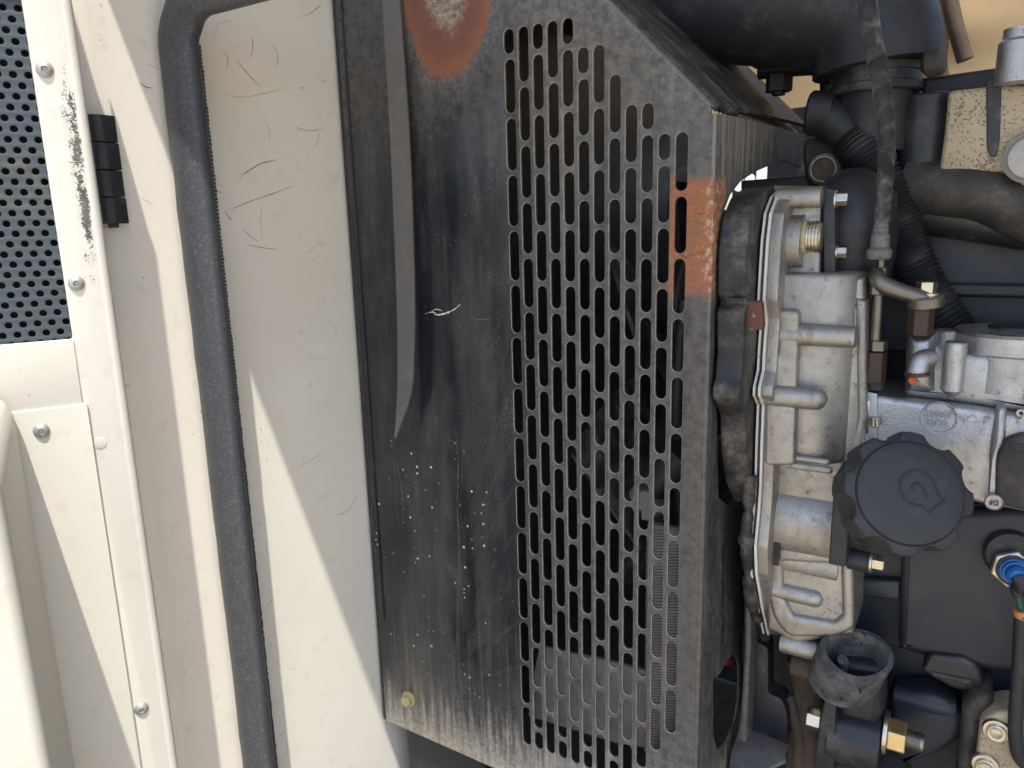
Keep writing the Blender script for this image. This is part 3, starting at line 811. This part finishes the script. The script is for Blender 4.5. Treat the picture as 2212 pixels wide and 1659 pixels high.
# side chamber: rounded right edge
pa, pb = aty(1690, 590, .052), aty(1862, 590, .052); zb_ = aty(1760, 1006, .052).z
prof = [(pa.x, .052), (pa.x, .14), (pb.x, .14)] + [(pb.x - .026 + .026*math.cos(a_), .082 - .030*math.sin(a_)) for a_ in [k*math.pi/20 for k in range(11)]]
zprofile('chamber', prof, zb_, pa.z, AL, gc, bev=.004)
trace('chamber_rim', [(1846, 640), (1872, 650), (1872, 900), (1848, 1003), (1838, 1003), (1850, 900)], .064, .04, AL, gc, bev=.004, bseg=3)
trace('side_wall', [(1656, 668), (1726, 672), (1722, 800), (1716, 1006), (1650, 1006), (1652, 880)], .043, .03, AL, gc, bev=.0025, r=.004, holes=[[(1663, 688), (1682, 690), (1680, 768), (1660, 768)]], bseg=3)
box('slot_back', aty(1655, 680, .062), aty(1690, 775, .066), 'black plastic', gc)
xcyl('rib', 1688, 1850, 720, 25, .050, AL, gc, r1=23)
xcyl('rib', 1642, 1788, 850, 24, .045, AL, gc, end=.9)
xcyl('rib', 1690, 1795, 985, 7, .050, AL, gc, end=1)
xcyl('rib', 1700, 1800, 1003, 8, .048, AL, gc, end=1)
# lower drum and skirt
xcyl('drum', 1645, 1820, 1098, 92, .090, AL, gc, seg=56, bev=.002)
xcyl('drum_foot', 1665, 1818, 1190, 40, .078, AL, gc, seg=40)
trace('skirt', [(1658, 1180), (1842, 1195), (1845, 1362), (1800, 1380), (1700, 1378), (1668, 1335), (1650, 1250)], .062, .06, AL, gc, bev=.004, r=.006, holes=[[(1690, 1215), (1815, 1222), (1818, 1330), (1800, 1345), (1712, 1330), (1692, 1290)]], bseg=3)
trace('skirt_floor', [(1670, 1200), (1830, 1205), (1832, 1360), (1690, 1360)], .071, .03, AL, gc, bev=.002)
xcyl('boss', 1668, 1782, 1270, 20, .068, AL, gc, end=.8)
xcyl('boss', 1688, 1778, 1386, 22, .072, AL, gc, end=.6)
xcyl('boss', 1712, 1800, 1432, 24, .085, 'brown dark', gc, end=.5)
trace('lower_lug', [(1700, 1395), (1770, 1400), (1800, 1440), (1740, 1465), (1715, 1440)], .090, .04, 'brown dark', gc, bev=.004)
box('slot_back', aty(1660, 1170, .058), aty(1684, 1222, .06), 'black plastic', gc)
# smeared black sealant lumps on the left rim
bm = bm_new()
rs = random.Random(8)
pth = [atx(a, b, .170) for a, b in [(1622, 1025), (1618, 1060), (1616, 1110), (1612, 1150), (1612, 1190), (1617, 1240), (1620, 1280), (1630, 1320), (1644, 1352), (1652, 1385), (1662, 1405)]]
tube_bm(bm, smooth_path(pth, 5), lambda t: .0044*(1 + .16*math.sin(t*23) + .14*math.sin(t*61) + .12*math.sin(t*97)), 12)
link('sealant_bead', to_me(bm), 'dusty black', gc, smooth=60)

# black bracket with two bolts on the upper bosses
br = thing('outlet_housing', 'black coolant outlet with two zinc flange bolts above gear case', 'housing', aty(1800, 700, .07))
trace('flange', [(1776, 404), (1804, 408), (1806, 690), (1780, 690)], .066, .05, 'black paint', br, bev=.0015)
p = aty(1838, 500, .112)
lathe('bulb', p - VZ*.05, VZ, [(0, .020), (.012, .027), (.03, .030), (.055, .031), (.075, .028), (.088, .018), (.094, .006)], 'black plastic', br, seg=32)
hexbolt('bolt', aty(1804, 430, .070), VX, 17*mpx(p)*.86, 'zinc', br, head=.007, rot=.3)
hexbolt('bolt', aty(1806, 545, .072), VX, 14*mpx(p)*.86, 'zinc', br, head=.006, rot=.1)
p = aty(1775, 640, .085)

# ---------------------------------------------------------------- oil filler with lobed cap
of = thing('oil_filler', 'black lobed oil filler cap with embossed oil can ring on its neck', 'oil cap', aty(1850, 1210, .06))
fa, fb = aty(1800, 1012, .045), aty(1832, 1208, .045)
box('neck_flange', (fa.x + .003, .030, fb.z), (fa.x + .014, .085, fa.z), 'grey plastic cap', of, bev=.0015)
cax = Vector((.40, -.80, .42)).normalized()
cf = aty(1968, 1064, -.012)
R_ = 137*mpx(cf)
tube('neck', [Vector((fa.x + .008, .058, (fa.z + fb.z)/2)), Vector((fa.x + .03, .056, (fa.z + fb.z)/2)), cf - cax*.045, cf - cax*.018], .026, 'grey plastic cap', of, seg=28)
def lobes(i, r, a):
    if r < R_*.84: return r
    k = .5 + .5*math.cos(8*(a - .22))
    notch = math.sqrt(max(0., (k - .45)/.55))
    d = notch*(r - R_*.848)*.88
    return r - d
prof = [(-.030, R_*.80), (-.029, R_*.95), (-.026, R_*.985), (-.008, R_*1.0), (-.0048, R_*.995), (-.0032, R_*.975), (-.0024, R_*.93), (-.0016, R_*.838), (-.0022, R_*.818), (-.0010, R_*.80), (0, R_*.74), (.0004, R_*.4), (.0005, .0004)]
cap_o = lathe('cap', cf, cax, prof, 'grey plastic cap', of, seg=192, radial=lobes)
ca, cu_, cv_ = frame(cax)
def onface(a, b, h=.0004): return cf + cu_*a*R_ + cv_*b*R_ + cax*h
# emblem traced on the face: (picture offset from face centre) -> face coordinates
def facept(x, y):
    d = ray(x, y); k = (cf - CAM).dot(cax)/d.dot(cax); return CAM + d*k + cax*.0004
def zc(x, y): return (3232 + x/2.074)/1.8228, (1500 + y/2.074)/1.8228
ring = [(960, 935), (945, 880), (910, 810), (855, 758), (790, 732), (720, 745), (665, 785), (640, 840), (650, 900), (680, 960), (725, 1000), (775, 1015), (815, 1018)]
arrow1 = [(958, 933), (1022, 992)]
arrow2 = [(815, 1018), (880, 1076), (1000, 975)]
hook = [(865, 960), (850, 915), (830, 870), (795, 840), (755, 845), (742, 875), (758, 900)]
bm = bm_new()
tube_bm(bm, smooth_path([facept(*zc(*q)) for q in ring], 4), .00075, 8)
tube_bm(bm, [facept(*zc(*q)) for q in arrow1], .00065, 8)
tube_bm(bm, [facept(*zc(*q)) for q in arrow2], .0006, 8)
tube_bm(bm, smooth_path([facept(*zc(*q)) for q in hook], 4), .0007, 8)
link('emblem', to_me(bm), 'black plastic', cap_o, smooth=60)
sp = aty(1832, 1202, .05)
cyl('bolt_spacer', sp, sp + VX*.014, .0085, 'black plastic', of)
hexbolt('bolt', sp + VX*.014, VX, .0062, 'zinc', of, head=.0075, rot=.5)

# ---------------------------------------------------------------- injection pump housing (aluminium, right)
pu = thing('pump_housing', 'bright cast aluminium pump housing with round stamped medallion', 'pump housing', aty(2080, 1100, .09))
PA = 'pump aluminium'
trace('lower_casting', [(1842, 862), (1862, 848), (1950, 862), (2100, 880), (2330, 918), (2330, 1130), (2212, 1108), (2095, 1086), (2040, 1050), (1990, 1000), (1900, 1010), (1845, 1000)], .075, .07, PA, pu, bev=.005, bseg=3, r=.006)
trace('upper_casting', [(1957, 745), (1975, 738), (2020, 742), (2050, 760), (2330, 770), (2330, 912), (2100, 876), (1952, 857)], .082, .07, PA, pu, bev=.006, bseg=3, r=.004)
trace('left_boss', [(1957, 725), (2022, 722), (2020, 852), (1953, 853)], .074, .04, PA, pu, bev=.012, bseg=5)
# vertical post with a conical foot
pt, pb = aty(2066, 738, .074), aty(2062, 862, .074); r_ = 22*mpx(pt)
lathe('post', pt, -VZ, [(0, r_*.9), (.0008, r_), (pt.z - pb.z - r_*.9, r_*1.02), (pt.z - pb.z, r_*.12)], PA, pu, seg=32)
pt = aty(2052, 712, .105); lathe('small_post', pt, -VZ, [(0, .008), (.001, .009), (.03, .009)], PA, pu)
pt = aty(2190, 728, .11)
lathe('round_top', pt + VZ*.006, -VZ, [(0, .016), (.001, .034), (.003, .036), (.014, .036), (.016, .031), (.04, .031)], PA, pu, seg=48)
lathe('top_hole', pt + VZ*.0075, -VZ, [(0, .015), (.002, .0155)], 'black plastic', pu)
tube('elbow', [aty(2010, 772, .074), aty(1990, 778, .068), aty(1983, 795, .066), aty(1981, 806, .066)], .0062, PA, pu)
cyl('elbow_seat', aty(1981, 804, .066), aty(1981, 812, .066), .0078, 'brown hex', pu)
lathe('paint_mark', aty(1971, 822, .0735), -VY, [(-.002, .0026), (.0006, .0024)], 'orange paint', pu)
# medallion with raised rim and cast text
mc = aty(2028, 903, .0745); mr = 36*mpx(mc)
med = lathe('medallion', mc + VY*.002, -VY, [(0, mr), (.0022, mr), (.0026, mr*.96), (.0024, mr*.90), (.0014, mr*.86), (.0014, .0004)], PA, pu, seg=48)
tl = VX*.995 + VZ*-.03
text_mesh('medallion_text', '35247', mc - VY*.0008 + VZ*.0026, VX, VZ, -VY, .0068, .0010, PA, med)
text_mesh('medallion_text', 'HOS', mc - VY*.0008 - VZ*.0036, VX, VZ, -VY, .0062, .0010, PA, med)
text_mesh('cast_text', 'PIC-1', aty(2100, 908, .0745), VX, VZ, -VY, .0080, .0014, PA, pu)
text_mesh('cast_text', '9', aty(2205, 900, .0748), VX, VZ, -VY, .012, .0008, PA, pu)
lathe('half_medallion', aty(2262, 862, .081), -VY, [(0, .012), (.002, .012), (.0022, .0105), (.001, .010), (.001, .0004)], PA, pu, seg=40)
# dark oval cover with small stamped plug
trace('rib_strip', [(2138, 965), (2152, 880), (2176, 880), (2172, 960), (2160, 990), (2152, 1085), (2134, 1078)], .070, .02, PA, pu, bev=.004, r=.004)
trace('oval_cover', [(2148, 1090), (2150, 985), (2172, 948), (2215, 936), (2330, 940), (2330, 1118), (2212, 1104)], .068, .02, 'dark iron', pu, bev=.003, r=.006)
trace('oval_slot', [(2180, 955), (2235, 962), (2235, 985), (2178, 972)], .0675, .003, 'black plastic', pu, bev=.0005, r=.003)
mc = aty(2147, 1086, .066); mr = 18*mpx(mc)
spl = lathe('stamped_plug', mc + VY*.003, -VY, [(0, mr), (.0028, mr), (.0032, mr*.93), (.0022, mr*.86), (.0022, .0003)], PA, pu, seg=32)
text_mesh('plug_text', 'DF', mc - VY*.0002, -VX, -VZ, -VY, .0045, .0005, 'dark iron', spl)
# polished joint plate left of the casting
trace('joint_frame', [(1832, 838), (1895, 850), (1893, 1010), (1834, 1005)], .073, .02, PA, pu, bev=.001)
trace('polished_plate', [(1840, 862), (1878, 866), (1876, 936), (1836, 934)], .0715, .002, 'bright plate', pu, bev=.0003)
trace('dull_plate', [(1836, 938), (1875, 940), (1872, 1000), (1834, 998)], .0718, .002, PA, pu, bev=.0003)
cyl('joint_screw', aty(1890, 900, .071), aty(1890, 922, .071), .0030, 'steel', pu)

# ---------------------------------------------------------------- fuel line: clear hose, fitting, cross pipe
YF = .078
hz = thing('clear_hose', 'cloudy clear fuel hose hanging down to a hose fitting', 'hose', aty(1905, 560, YF))
def vl(x0, x1, y0, y1, Y=YF):        # vertical turned piece: centre, radius, heights
    c = aty((x0+x1)/2, y0, Y); b = aty((x0+x1)/2, y1, Y); return Vector((c.x, Y, 0)), (x1-x0)/2*mpx(c), c.z, b.z
tube('hose', [aty(1866, -60, YF), aty(1874, 20, YF), aty(1884, 80, YF), aty(1900, 160, YF), aty(1911, 240, YF), aty(1915, 330, YF), aty(1910, 410, YF), aty(1905, 480, YF)], lambda t: .0066 - .0020*t, 'clear hose', hz, seg=18)
c, r_, zt_, zb_ = vl(1886, 1924, 470, 560)
h = zt_ - zb_
lathe('hose_fitting', Vector((c.x, YF, zt_)), -VZ, [(0, r_*.70), (h*.10, r_*.80), (h*.13, r_*.66), (h*.22, r_*.84), (h*.25, r_*.70), (h*.33, r_*.86), (h*.36, r_*.74), (h*.42, r_*.98), (h*.70, r_*1.05), (h*.71, r_*.95), (h*.78, r_*1.38), (h*.96, r_*1.30), (h, r_*1.1)], 'clear fitting', hz, seg=28)
un = thing('pipe_union', 'steel pipe union with brown hexagon nut standing on the pump', 'pipe fitting', aty(1890, 835, YF))
def vcyl(name, x0, x1, y0, y1, mat, parent, seg=24, rot=0., bev=.0005, Y=YF, cx=None):
    c, r_, a, b = vl(x0, x1, y0, y1, Y)
    return cyl(name, (c.x, Y, b), (c.x, Y, a), r_, mat, parent, seg=seg, rot=rot, bev=bev)
vcyl('nipple', 1896, 1912, 556, 582, 'pipe steel', un)
vcyl('block', 1879, 1917, 577, 637, 'pipe steel', un, seg=8, rot=.3, bev=.001)
vcyl('rod', 1886, 1909, 634, 742, 'pipe steel', un)
vcyl('lock_nut', 1874, 1917, 735, 757, 'pipe steel', un, seg=6, rot=.2)
vcyl('union_nut', 1863, 1916, 758, 826, 'brown hex', un, seg=6, rot=.25, bev=.001)
vcyl('seat', 1868, 1908, 822, 840, 'dark iron', un)
cp = thing('cross_pipe', 'bent steel pipe with eye clamped under a banjo bolt', 'pipe', aty(1950, 660, .07))
tube('pipe', [aty(1893, 592, .072), aty(1898, 606, .066), aty(1915, 618, .066), aty(1945, 630, .068), aty(1980, 640, .070), aty(2003, 648, .072)], lambda t: .0056 - .0012*abs(t-.5), 'pipe steel', cp, seg=16)
ec = aty(2001, 648, .076)
lathe('eye', ec - VZ*.004, (-.10, -.18, 1), [(0, .0105), (.001, .0115), (.007, .0115), (.008, .0105)], 'pipe steel', cp, seg=28)
bb = thing('banjo_bolt', 'zinc banjo bolt on a dark brown hexagon spacer', 'bolt', aty(1990, 722, .076))
vcyl('spacer', 1965, 2018, 662, 724, 'brown hex', bb, seg=6, rot=.1, bev=.001, Y=.076)
vcyl('washer', 1974, 2030, 632, 642, 'zinc', bb, Y=.076)
c, r_, a, b = vl(1980, 2024, 608, 634, .076)
cyl('head', (c.x, .076, b), (c.x, .076, a), r_, 'zinc', bb, seg=6, rot=.15, bev=.0007)

# ---------------------------------------------------------------- engine block, dark paint
eb = thing('engine_block', 'dark navy painted engine block filling the right side', 'engine block', aty(2050, 1659, .16))
EB = 'engine block paint'
trace('crankcase', [(1842, 1085), (2330, 1090), (2330, 1500), (2260, 1452), (2130, 1452), (2000, 1420), (1930, 1400), (1842, 1390)], .120, .20, EB, eb, bev=.004)
trace('side_face', [(1948, 1110), (2330, 1100), (2330, 1480), (2200, 1456), (2140, 1450), (1985, 1412), (1940, 1405)], .108, .02, EB, eb, bev=.006, bseg=3, r=.004)
trace('step', [(1845, 1250), (1946, 1256), (1946, 1300), (1845, 1290)], .112, .02, EB, eb, bev=.004)
trace('lower_wall', [(1842, 1380), (2330, 1430), (2330, 1720), (1842, 1720)], .135, .1, EB, eb, bev=.003)
# pocket pad with pale lower lip
trace('pad', [(1988, 1450), (2008, 1412), (2080, 1420), (2112, 1438), (2128, 1488), (2128, 1500), (2060, 1490)], .104, .03, 'black paint', eb, bev=.003, r=.004)
trace('pad_lip', [(2012, 1452), (2098, 1470), (2098, 1480), (2014, 1462)], .1025, .004, 'dark iron', eb, bev=.001)
tube('web', [aty(1935, 1500, .112), aty(2010, 1518, .110), aty(2060, 1530, .112)], .008, EB, eb)
trace('round_boss', [(1920, 1496), (2010, 1500), (2058, 1520), (2084, 1560), (2074, 1600), (2030, 1630), (1925, 1668)], .104, .03, EB, eb, bev=.006, bseg=3, r=.008)
trace('bracket_edge', [(2078, 1530), (2098, 1506), (2136, 1498), (2150, 1532), (2120, 1560), (2100, 1740), (2058, 1740)], .090, .04, 'dark iron', eb, bev=.006, bseg=3, r=.006)
box('rear_half', (aty(2325, 1100, .12).x, .12, D(.62)), (.80, .32, D(.10)), EB, eb, bev=.006)
box('upper_block', aty(1905, 470, .17), (aty(2400, 470, .17).x, .34, aty(1905, 760, .17).z), EB, eb, bev=.003)
for y0, y1, Y in ((612, 640, .160),):
    a = aty(2015, y0, Y); b = aty(2400, y1, Y); box('ledge', (a.x, Y, aty(2015, y1, Y).z), (b.x, Y + .03, a.z), EB, eb, bev=.003)
trace('rear_wall', [(1600, 390), (2400, 330), (2400, 1720), (1600, 1720)], .215, .05, EB, eb, bev=.002)

cyl('stud', aty(2196, 1172, .115), aty(2196, 1110, .115), .0065, 'dark iron', eb)
# ---------------------------------------------------------------- oil pressure switch with blue plug and its cable
ps = thing('pressure_switch', 'steel hexagon switch with bright blue plug on engine block', 'switch', aty(2185, 1270, .09))
pc_ = aty(2184, 1226, .098); ax_ = Vector((.15, -.9, .12)).normalized()
lathe('boot', pc_ - ax_*.012 + VZ*.008, ax_, [(0, .016), (.006, .017), (.009, .015)], 'black plastic', ps)
lathe('hexagon', pc_, ax_, [(0, .0135), (.005, .0135), (.006, .012)], 'zinc', ps, seg=6, rot=.35, bev=.0005)
lathe('gland', pc_ + ax_*.005, ax_, [(0, .0105), (.002, .0105), (.0025, .0095)], 'black plastic', ps)
lathe('plug', pc_ + ax_*.006, ax_, [(0, .0088), (.004, .0088), (.0045, .0078), (.008, .0078), (.0085, .0066), (.013, .0062), (.015, .0045)], 'blue plastic', ps)
cb = thing('sensor_cable', 'thin black cable with green wire and orange tape below the blue plug', 'cable', aty(2190, 1659, .085))
c0 = pc_ + ax_*.019
tube('boot', [c0, c0 + Vector((.003, -.002, -.006)), aty(2196, 1268, .080), aty(2200, 1288, .080)], lambda t: .0050 - .0015*t, 'black plastic', cb)
tube('green_wire', [aty(2199, 1284, .080), aty(2204, 1312, .080), aty(2207, 1330, .081)], .0018, 'green wire', cb)
tube('orange_tape', [aty(2206, 1318, .080), aty(2207, 1334, .080)], .0046, 'orange tape', cb, smoothp=False)
tube('sheath', [aty(2207, 1328, .080), aty(2204, 1400, .080), aty(2199, 1480, .079), aty(2194, 1560, .077), aty(2196, 1610, .077), aty(2206, 1640, .078), aty(2240, 1670, .08)], .0046, 'black plastic', cb)

# ---------------------------------------------------------------- engine mount, rubber sleeve, zinc bolt
mt = thing('engine_mount', 'black engine mount tube on a plate with zinc bolt and gold nut', 'mount', aty(1840, 1659, .08))
mb = aty(1772, 1575, .075); me_ = aty(1905, 1575, .075)
trace('mount_plate', [(1790, 1468), (1808, 1470), (1800, 1690), (1752, 1690), (1770, 1560)], .058, .05, 'black paint', mt, bev=.0015)
xcyl('tube', 1792, 1908, 1572, 66, .080, 'black paint', mt, seg=44, bev=.002)
trace('post', [(1800, 1425), (1912, 1440), (1906, 1580), (1798, 1560)], .070, .04, 'black paint', mt, bev=.010, bseg=4)
xcyl('washer', 1908, 1919, 1580, 46, .078, 'zinc', mt)
a = aty(1918, 1583, .078)
cyl('nut', a, a + VX*.0125, 38*mpx(a), 'yellow zinc', mt, seg=6, rot=.42, bev=.0012)
prof = [(0, .0072)]
for i in range(9): prof += [(.0004 + i*.0011, .0072), (.0009 + i*.0011, .0064)]
lathe('stud', a + VX*.012, VX, prof + [(.0112, .0068), (.012, .006)], 'steel', mt)
a = aty(1744, 1548, .080)
cyl('bolt_head', a, a + VX*.0105, 24*mpx(a), 'zinc', mt, seg=6, rot=.15, bev=.0008)
cyl('bolt_washer', a + VX*.0105, a + VX*.0125, .0125, 'zinc', mt)
a = aty(1776, 1488, .09); hexbolt('small_bolt', a, -VX, .0045, 'zinc', mt, head=.005)
trace('foot', [(1795, 1650), (1900, 1668), (1960, 1720), (1790, 1720)], .070, .04, 'dark iron', mt, bev=.003)
# cracked rubber sleeve, open on top
sl = thing('rubber_sleeve', 'cracked grey rubber sleeve open at its top above the mount', 'sleeve', aty(1850, 1505, .07))
top = aty(1851, 1412, .060); sax = Vector((.30, -.30, 1)).normalized(); r_ = 76*mpx(top)
bm = bm_new(); a_, u_, v_ = frame(sax); seg = 64; rings = []
Hs = .034
for kind, t, rr in (('o', -Hs, .97), ('o', -Hs*.66, 1.0), ('o', -Hs*.33, 1.0), ('o', -.002, 1.0), ('o', .0, .96), ('i', .0005, .80), ('i', -.003, .72), ('i', -Hs*.5, .70), ('i', -Hs, .70)):
    ring = []
    for k in range(seg):
        an = 2*math.pi*k/seg
        # flattened ring with a kink, as old rubber sags
        f = 1 + .05*math.cos(2*an + .6) + .035*math.cos(3*an)
        if kind == 'i': f *= 1 + .06*math.cos(an*2 + 1.3)
        ring.append(bm.verts.new(top + a_*(t + .004*math.sin(an + .8)*(1 if t > -.01 else .3)) + (u_*math.cos(an)*1.0 + v_*math.sin(an)*.86)*r_*rr*f))
    rings.append(ring)
for A, B in zip(rings, rings[1:] + rings[:1]):
    for k in range(seg): bm.faces.new((A[k], A[(k+1) % seg], B[(k+1) % seg], B[k]))
link('sleeve', to_me(bm), 'old rubber', sl, smooth=60)
lathe('plug', top - a_*.032, a_, [(0, r_*.69), (.004, r_*.66)], 'black plastic', sl)
tube('inner_tongue', [top - a_*.026 - u_*r_*.25, top - a_*.010 - u_*r_*.28, top - a_*.004 - u_*r_*.42], .0035, 'old rubber', sl)

# ---------------------------------------------------------------- flat bracket with socket bolts, bottom right
bp = thing('bolted_plate', 'pale aluminium plate with two socket bolts, bottom right corner', 'plate', aty(2160, 1690, .08))
trace('plate', [(2118, 1556), (2150, 1538), (2330, 1530), (2330, 1740), (2096, 1740)], .080, .03, 'tan aluminium', bp, bev=.003, r=.005)
for x, y in ((2152, 1578), (2128, 1652)):
    p = aty(x, y, .079); r_ = 27*mpx(p)
    lathe('bolt', p + VY*.002, -VY, [(0, r_), (.0026, r_), (.0036, r_*.92), (.0038, r_*.72), (.0065, r_*.70), (.0070, r_*.62), (.0068, r_*.42), (.0035, r_*.38), (.0035, .0004)], 'zinc', bp, seg=28)

# ---------------------------------------------------------------- upper right: air duct, clamp, bracket, hoses, head parts
ad = thing('air_duct', 'large black rubber air duct bending down into a hose clamp', 'duct', aty(1900, 200, .16))
YD = .16
tube('duct', [aty(1250, -40, YD), aty(1500, 0, YD), aty(1650, 12, YD), aty(1790, 15, YD), aty(1862, 40, YD), aty(1890, 95, YD), aty(1893, 150, YD)], lambda t: .044 + .000*t, 'black plastic', ad, seg=36, n=10)
c, r_, a, b = vl(1802, 1986, 128, 205, YD)
cband = lathe('clamp_band', Vector((c.x, YD, b)), VZ, [(0, r_*.98), (.001, r_*1.02), (.006, r_*1.02), (.007, r_*.99), (.013, r_*.99), (.014, r_*1.02), (.019, r_*1.02), (.02, r_*.98)], 'black paint', ad, seg=44)
lathe('clamp_screw', aty(1990, 142, .12), (1, -.2, .1), [(0, .004), (.004, .009), (.012, .009), (.014, .007)], 'dark iron', cband)
c, r_, a, b = vl(1815, 1970, 200, 330, YD)
cyl('throat', (c.x, YD, b), (c.x, YD, a), r_, 'black plastic', ad, seg=36)
rb = thing('rubber_mount', 'black rubber mount on a hooked bracket below the air duct', 'mount', aty(1690, 200, .2))
a = aty(1682, 98, .20); b = aty(1682, 140, .20); cyl('rubber', b, Vector((b.x, b.y, a.z)), .021, 'black plastic', rb)
tube('bracket', [aty(1640, 152, .195), aty(1700, 146, .195), aty(1765, 142, .195), aty(1788, 152, .195), aty(1792, 180, .195), aty(1792, 240, .195)], .0075, 'black paint', rb)
a = aty(1684, 150, .195); b = aty(1684, 206, .195); cyl('stud', Vector((a.x, a.y, b.z)), a, .0055, 'dark iron', rb)
a = aty(1684, 160, .195); cyl('nut', a - VZ*.014, a, .011, 'dark iron', rb, seg=6)
box('frame_rail', aty(1490, 96, .21), aty(1760, 104, .23), 'dusty black', rb)
bh = thing('breather_hose', 'smooth black hose with closed end beside corrugated conduit', 'hose', aty(1800, 320, .15))
tube('hose', [aty(1752, 242, .150), aty(1775, 248, .150), aty(1815, 272, .150), aty(1850, 305, .150), aty(1875, 350, .152)], .0155, 'black plastic', bh, seg=24)
lathe('end_cap', aty(1765, 245, .150), (-1, 0, .12), [(-.012, .0165), (.004, .0165), (.006, .0150)], 'black plastic', bh)
cc = thing('corrugated_conduit', 'ribbed black plastic conduit running diagonally behind the clear hose', 'conduit', aty(1950, 600, .15))
path = smooth_path([aty(1838, 300, .145), aty(1880, 350, .140), aty(1915, 410, .140), aty(1942, 480, .142), aty(1965, 550, .145), aty(2005, 630, .148), aty(2060, 712, .150), aty(2100, 760, .15)], 34)
bm = bm_new(); tube_bm(bm, path, lambda t: .0145 + .0012*math.sin(t*2*math.pi*58), 20)
link('conduit', to_me(bm), 'black plastic', cc, smooth=70)
rg = thing('ring_boss', 'dark round boss with worn pale ring on rusty bracket', 'boss', aty(1780, 410, .16))
trace('bracket', [(1730, 300), (1800, 288), (1862, 330), (1868, 380), (1800, 412), (1740, 405)], .165, .03, 'dark iron', rg, bev=.004, r=.01)
p = aty(1781, 366, .150); r_ = 27*mpx(p)
lathe('ring', p, -VY, [(-.02, r_*1.3), (.0, r_*1.25), (.004, r_*1.05), (.006, r_*.98), (.006, r_*.90), (.002, r_*.86)], 'tan aluminium', rg, seg=36)
lathe('core', p, -VY, [(0, r_*.86), (.004, r_*.85), (.0045, r_*.5)], 'brown dark', rg, seg=36)
trace('rust_ear', [(1835, 352), (1868, 376), (1850, 396), (1822, 382)], .155, .01, 'rust brown', rg, bev=.001)
hd = thing('cylinder_head', 'tan cast cylinder head cover plate with long dark slot, upper right', 'cylinder head', aty(2120, 480, .16))
trace('cover_plate', [(2048, 196), (2140, 186), (2330, 182), (2330, 420), (2230, 420), (2170, 372), (2028, 372), (2040, 290)], .135, .03, 'tan aluminium', hd, bev=.003, r=.004)
trace('slot', [(2130, 170), (2164, 170), (2160, 300), (2153, 338), (2141, 340), (2132, 325)], .1335, .003, 'black paint', hd, bev=.0008, r=.006)
p = aty(2228, 340, .130); lathe('round_plug', p, -VY, [(-.01, .0165), (.002, .0165), (.003, .0150), (.0015, .0140), (.003, .0130), (.004, .009), (.004, .0004)], 'rivet metal', hd, seg=40)
c, r_, a, b = vl(1938, 2046, 205, 372, .16)
cyl('dark_column', (c.x + .004, .16, b), (c.x + .004, .16, a), r_, 'black paint', hd, seg=40, bev=.003)
tube('manifold', [aty(1960, 402, .155), aty(2050, 408, .150), aty(2130, 420, .150), aty(2250, 470, .152), aty(2400, 500, .155)], .020, 'dark iron', hd, seg=24)
tube('manifold_low', [aty(1950, 455, .165), aty(2080, 470, .160), aty(2400, 520, .160)], .016, 'black paint', hd, seg=24)
c, r_, a, b = vl(2165, 2245, 62, 178, .125)
lathe('filler_post', Vector((c.x, .125, b)), VZ, [(0, r_), (a-b-.008, r_*.98), (a-b-.006, r_*.8), (a-b, r_*.8)], PA, hd, seg=36)
trace('top_beam', [(1990, 168), (2330, 120), (2330, 200), (1990, 215)], .165, .06, 'black plastic', hd, bev=.004)

# ---------------------------------------------------------------- lower middle: shroud posts, floor plate, brown pipes
lp = thing('shroud_post', 'black vertical post and plate beside the guard near the floor', 'post', aty(1625, 1600, .1))
trace('post', [(1606, 1190), (1622, 1190), (1622, 1400), (1612, 1600), (1596, 1720), (1560, 1720), (1598, 1560), (1608, 1400)], .075, .03, 'black guard paint', lp, bev=.002)
trace('side_plate', [(1618, 1380), (1660, 1400), (1660, 1500), (1690, 1510), (1702, 1545), (1700, 1605), (1606, 1590)], .095, .02, 'black paint', lp, bev=.0015, r=.004)
fp = thing('floor_plate', 'grey floor plate with ragged edge at bottom centre', 'floor plate', (.2, .1, D(.60)))
zf = atz(1640, 1590, D(.56)).z
me = plate_me([(lambda q: (q.x, q.y))(atz(a, b, D(.56))) for a, b in [(1600, 1568), (1650, 1585), (1704, 1608), (1695, 1625), (1698, 1640), (1640, 1668), (1570, 1690), (1580, 1620)]], [], Vector((0, 0, D(.56) - .004)), VX, VY, VZ, .004, .0006, 1)
link('plate', me, 'inside grey', fp)
bpz = thing('brown_pipe', 'dull brown pipe and cover below the gear case', 'pipe', aty(1740, 1659, .12))
tube('pipe', [aty(1735, 1420, .12), aty(1748, 1480, .12), aty(1745, 1560, .12), aty(1732, 1640, .12), aty(1735, 1720, .12)], .014, 'brown dark', bpz)
tube('thin_pipe', [aty(1700, 1500, .11), aty(1715, 1540, .11), aty(1728, 1600, .11), aty(1720, 1700, .11)], .006, 'brown dark', bpz)
cyl('red_cap', aty(1572, 1418, .13), aty(1572, 1432, .13), .005, 'red plastic', lp)
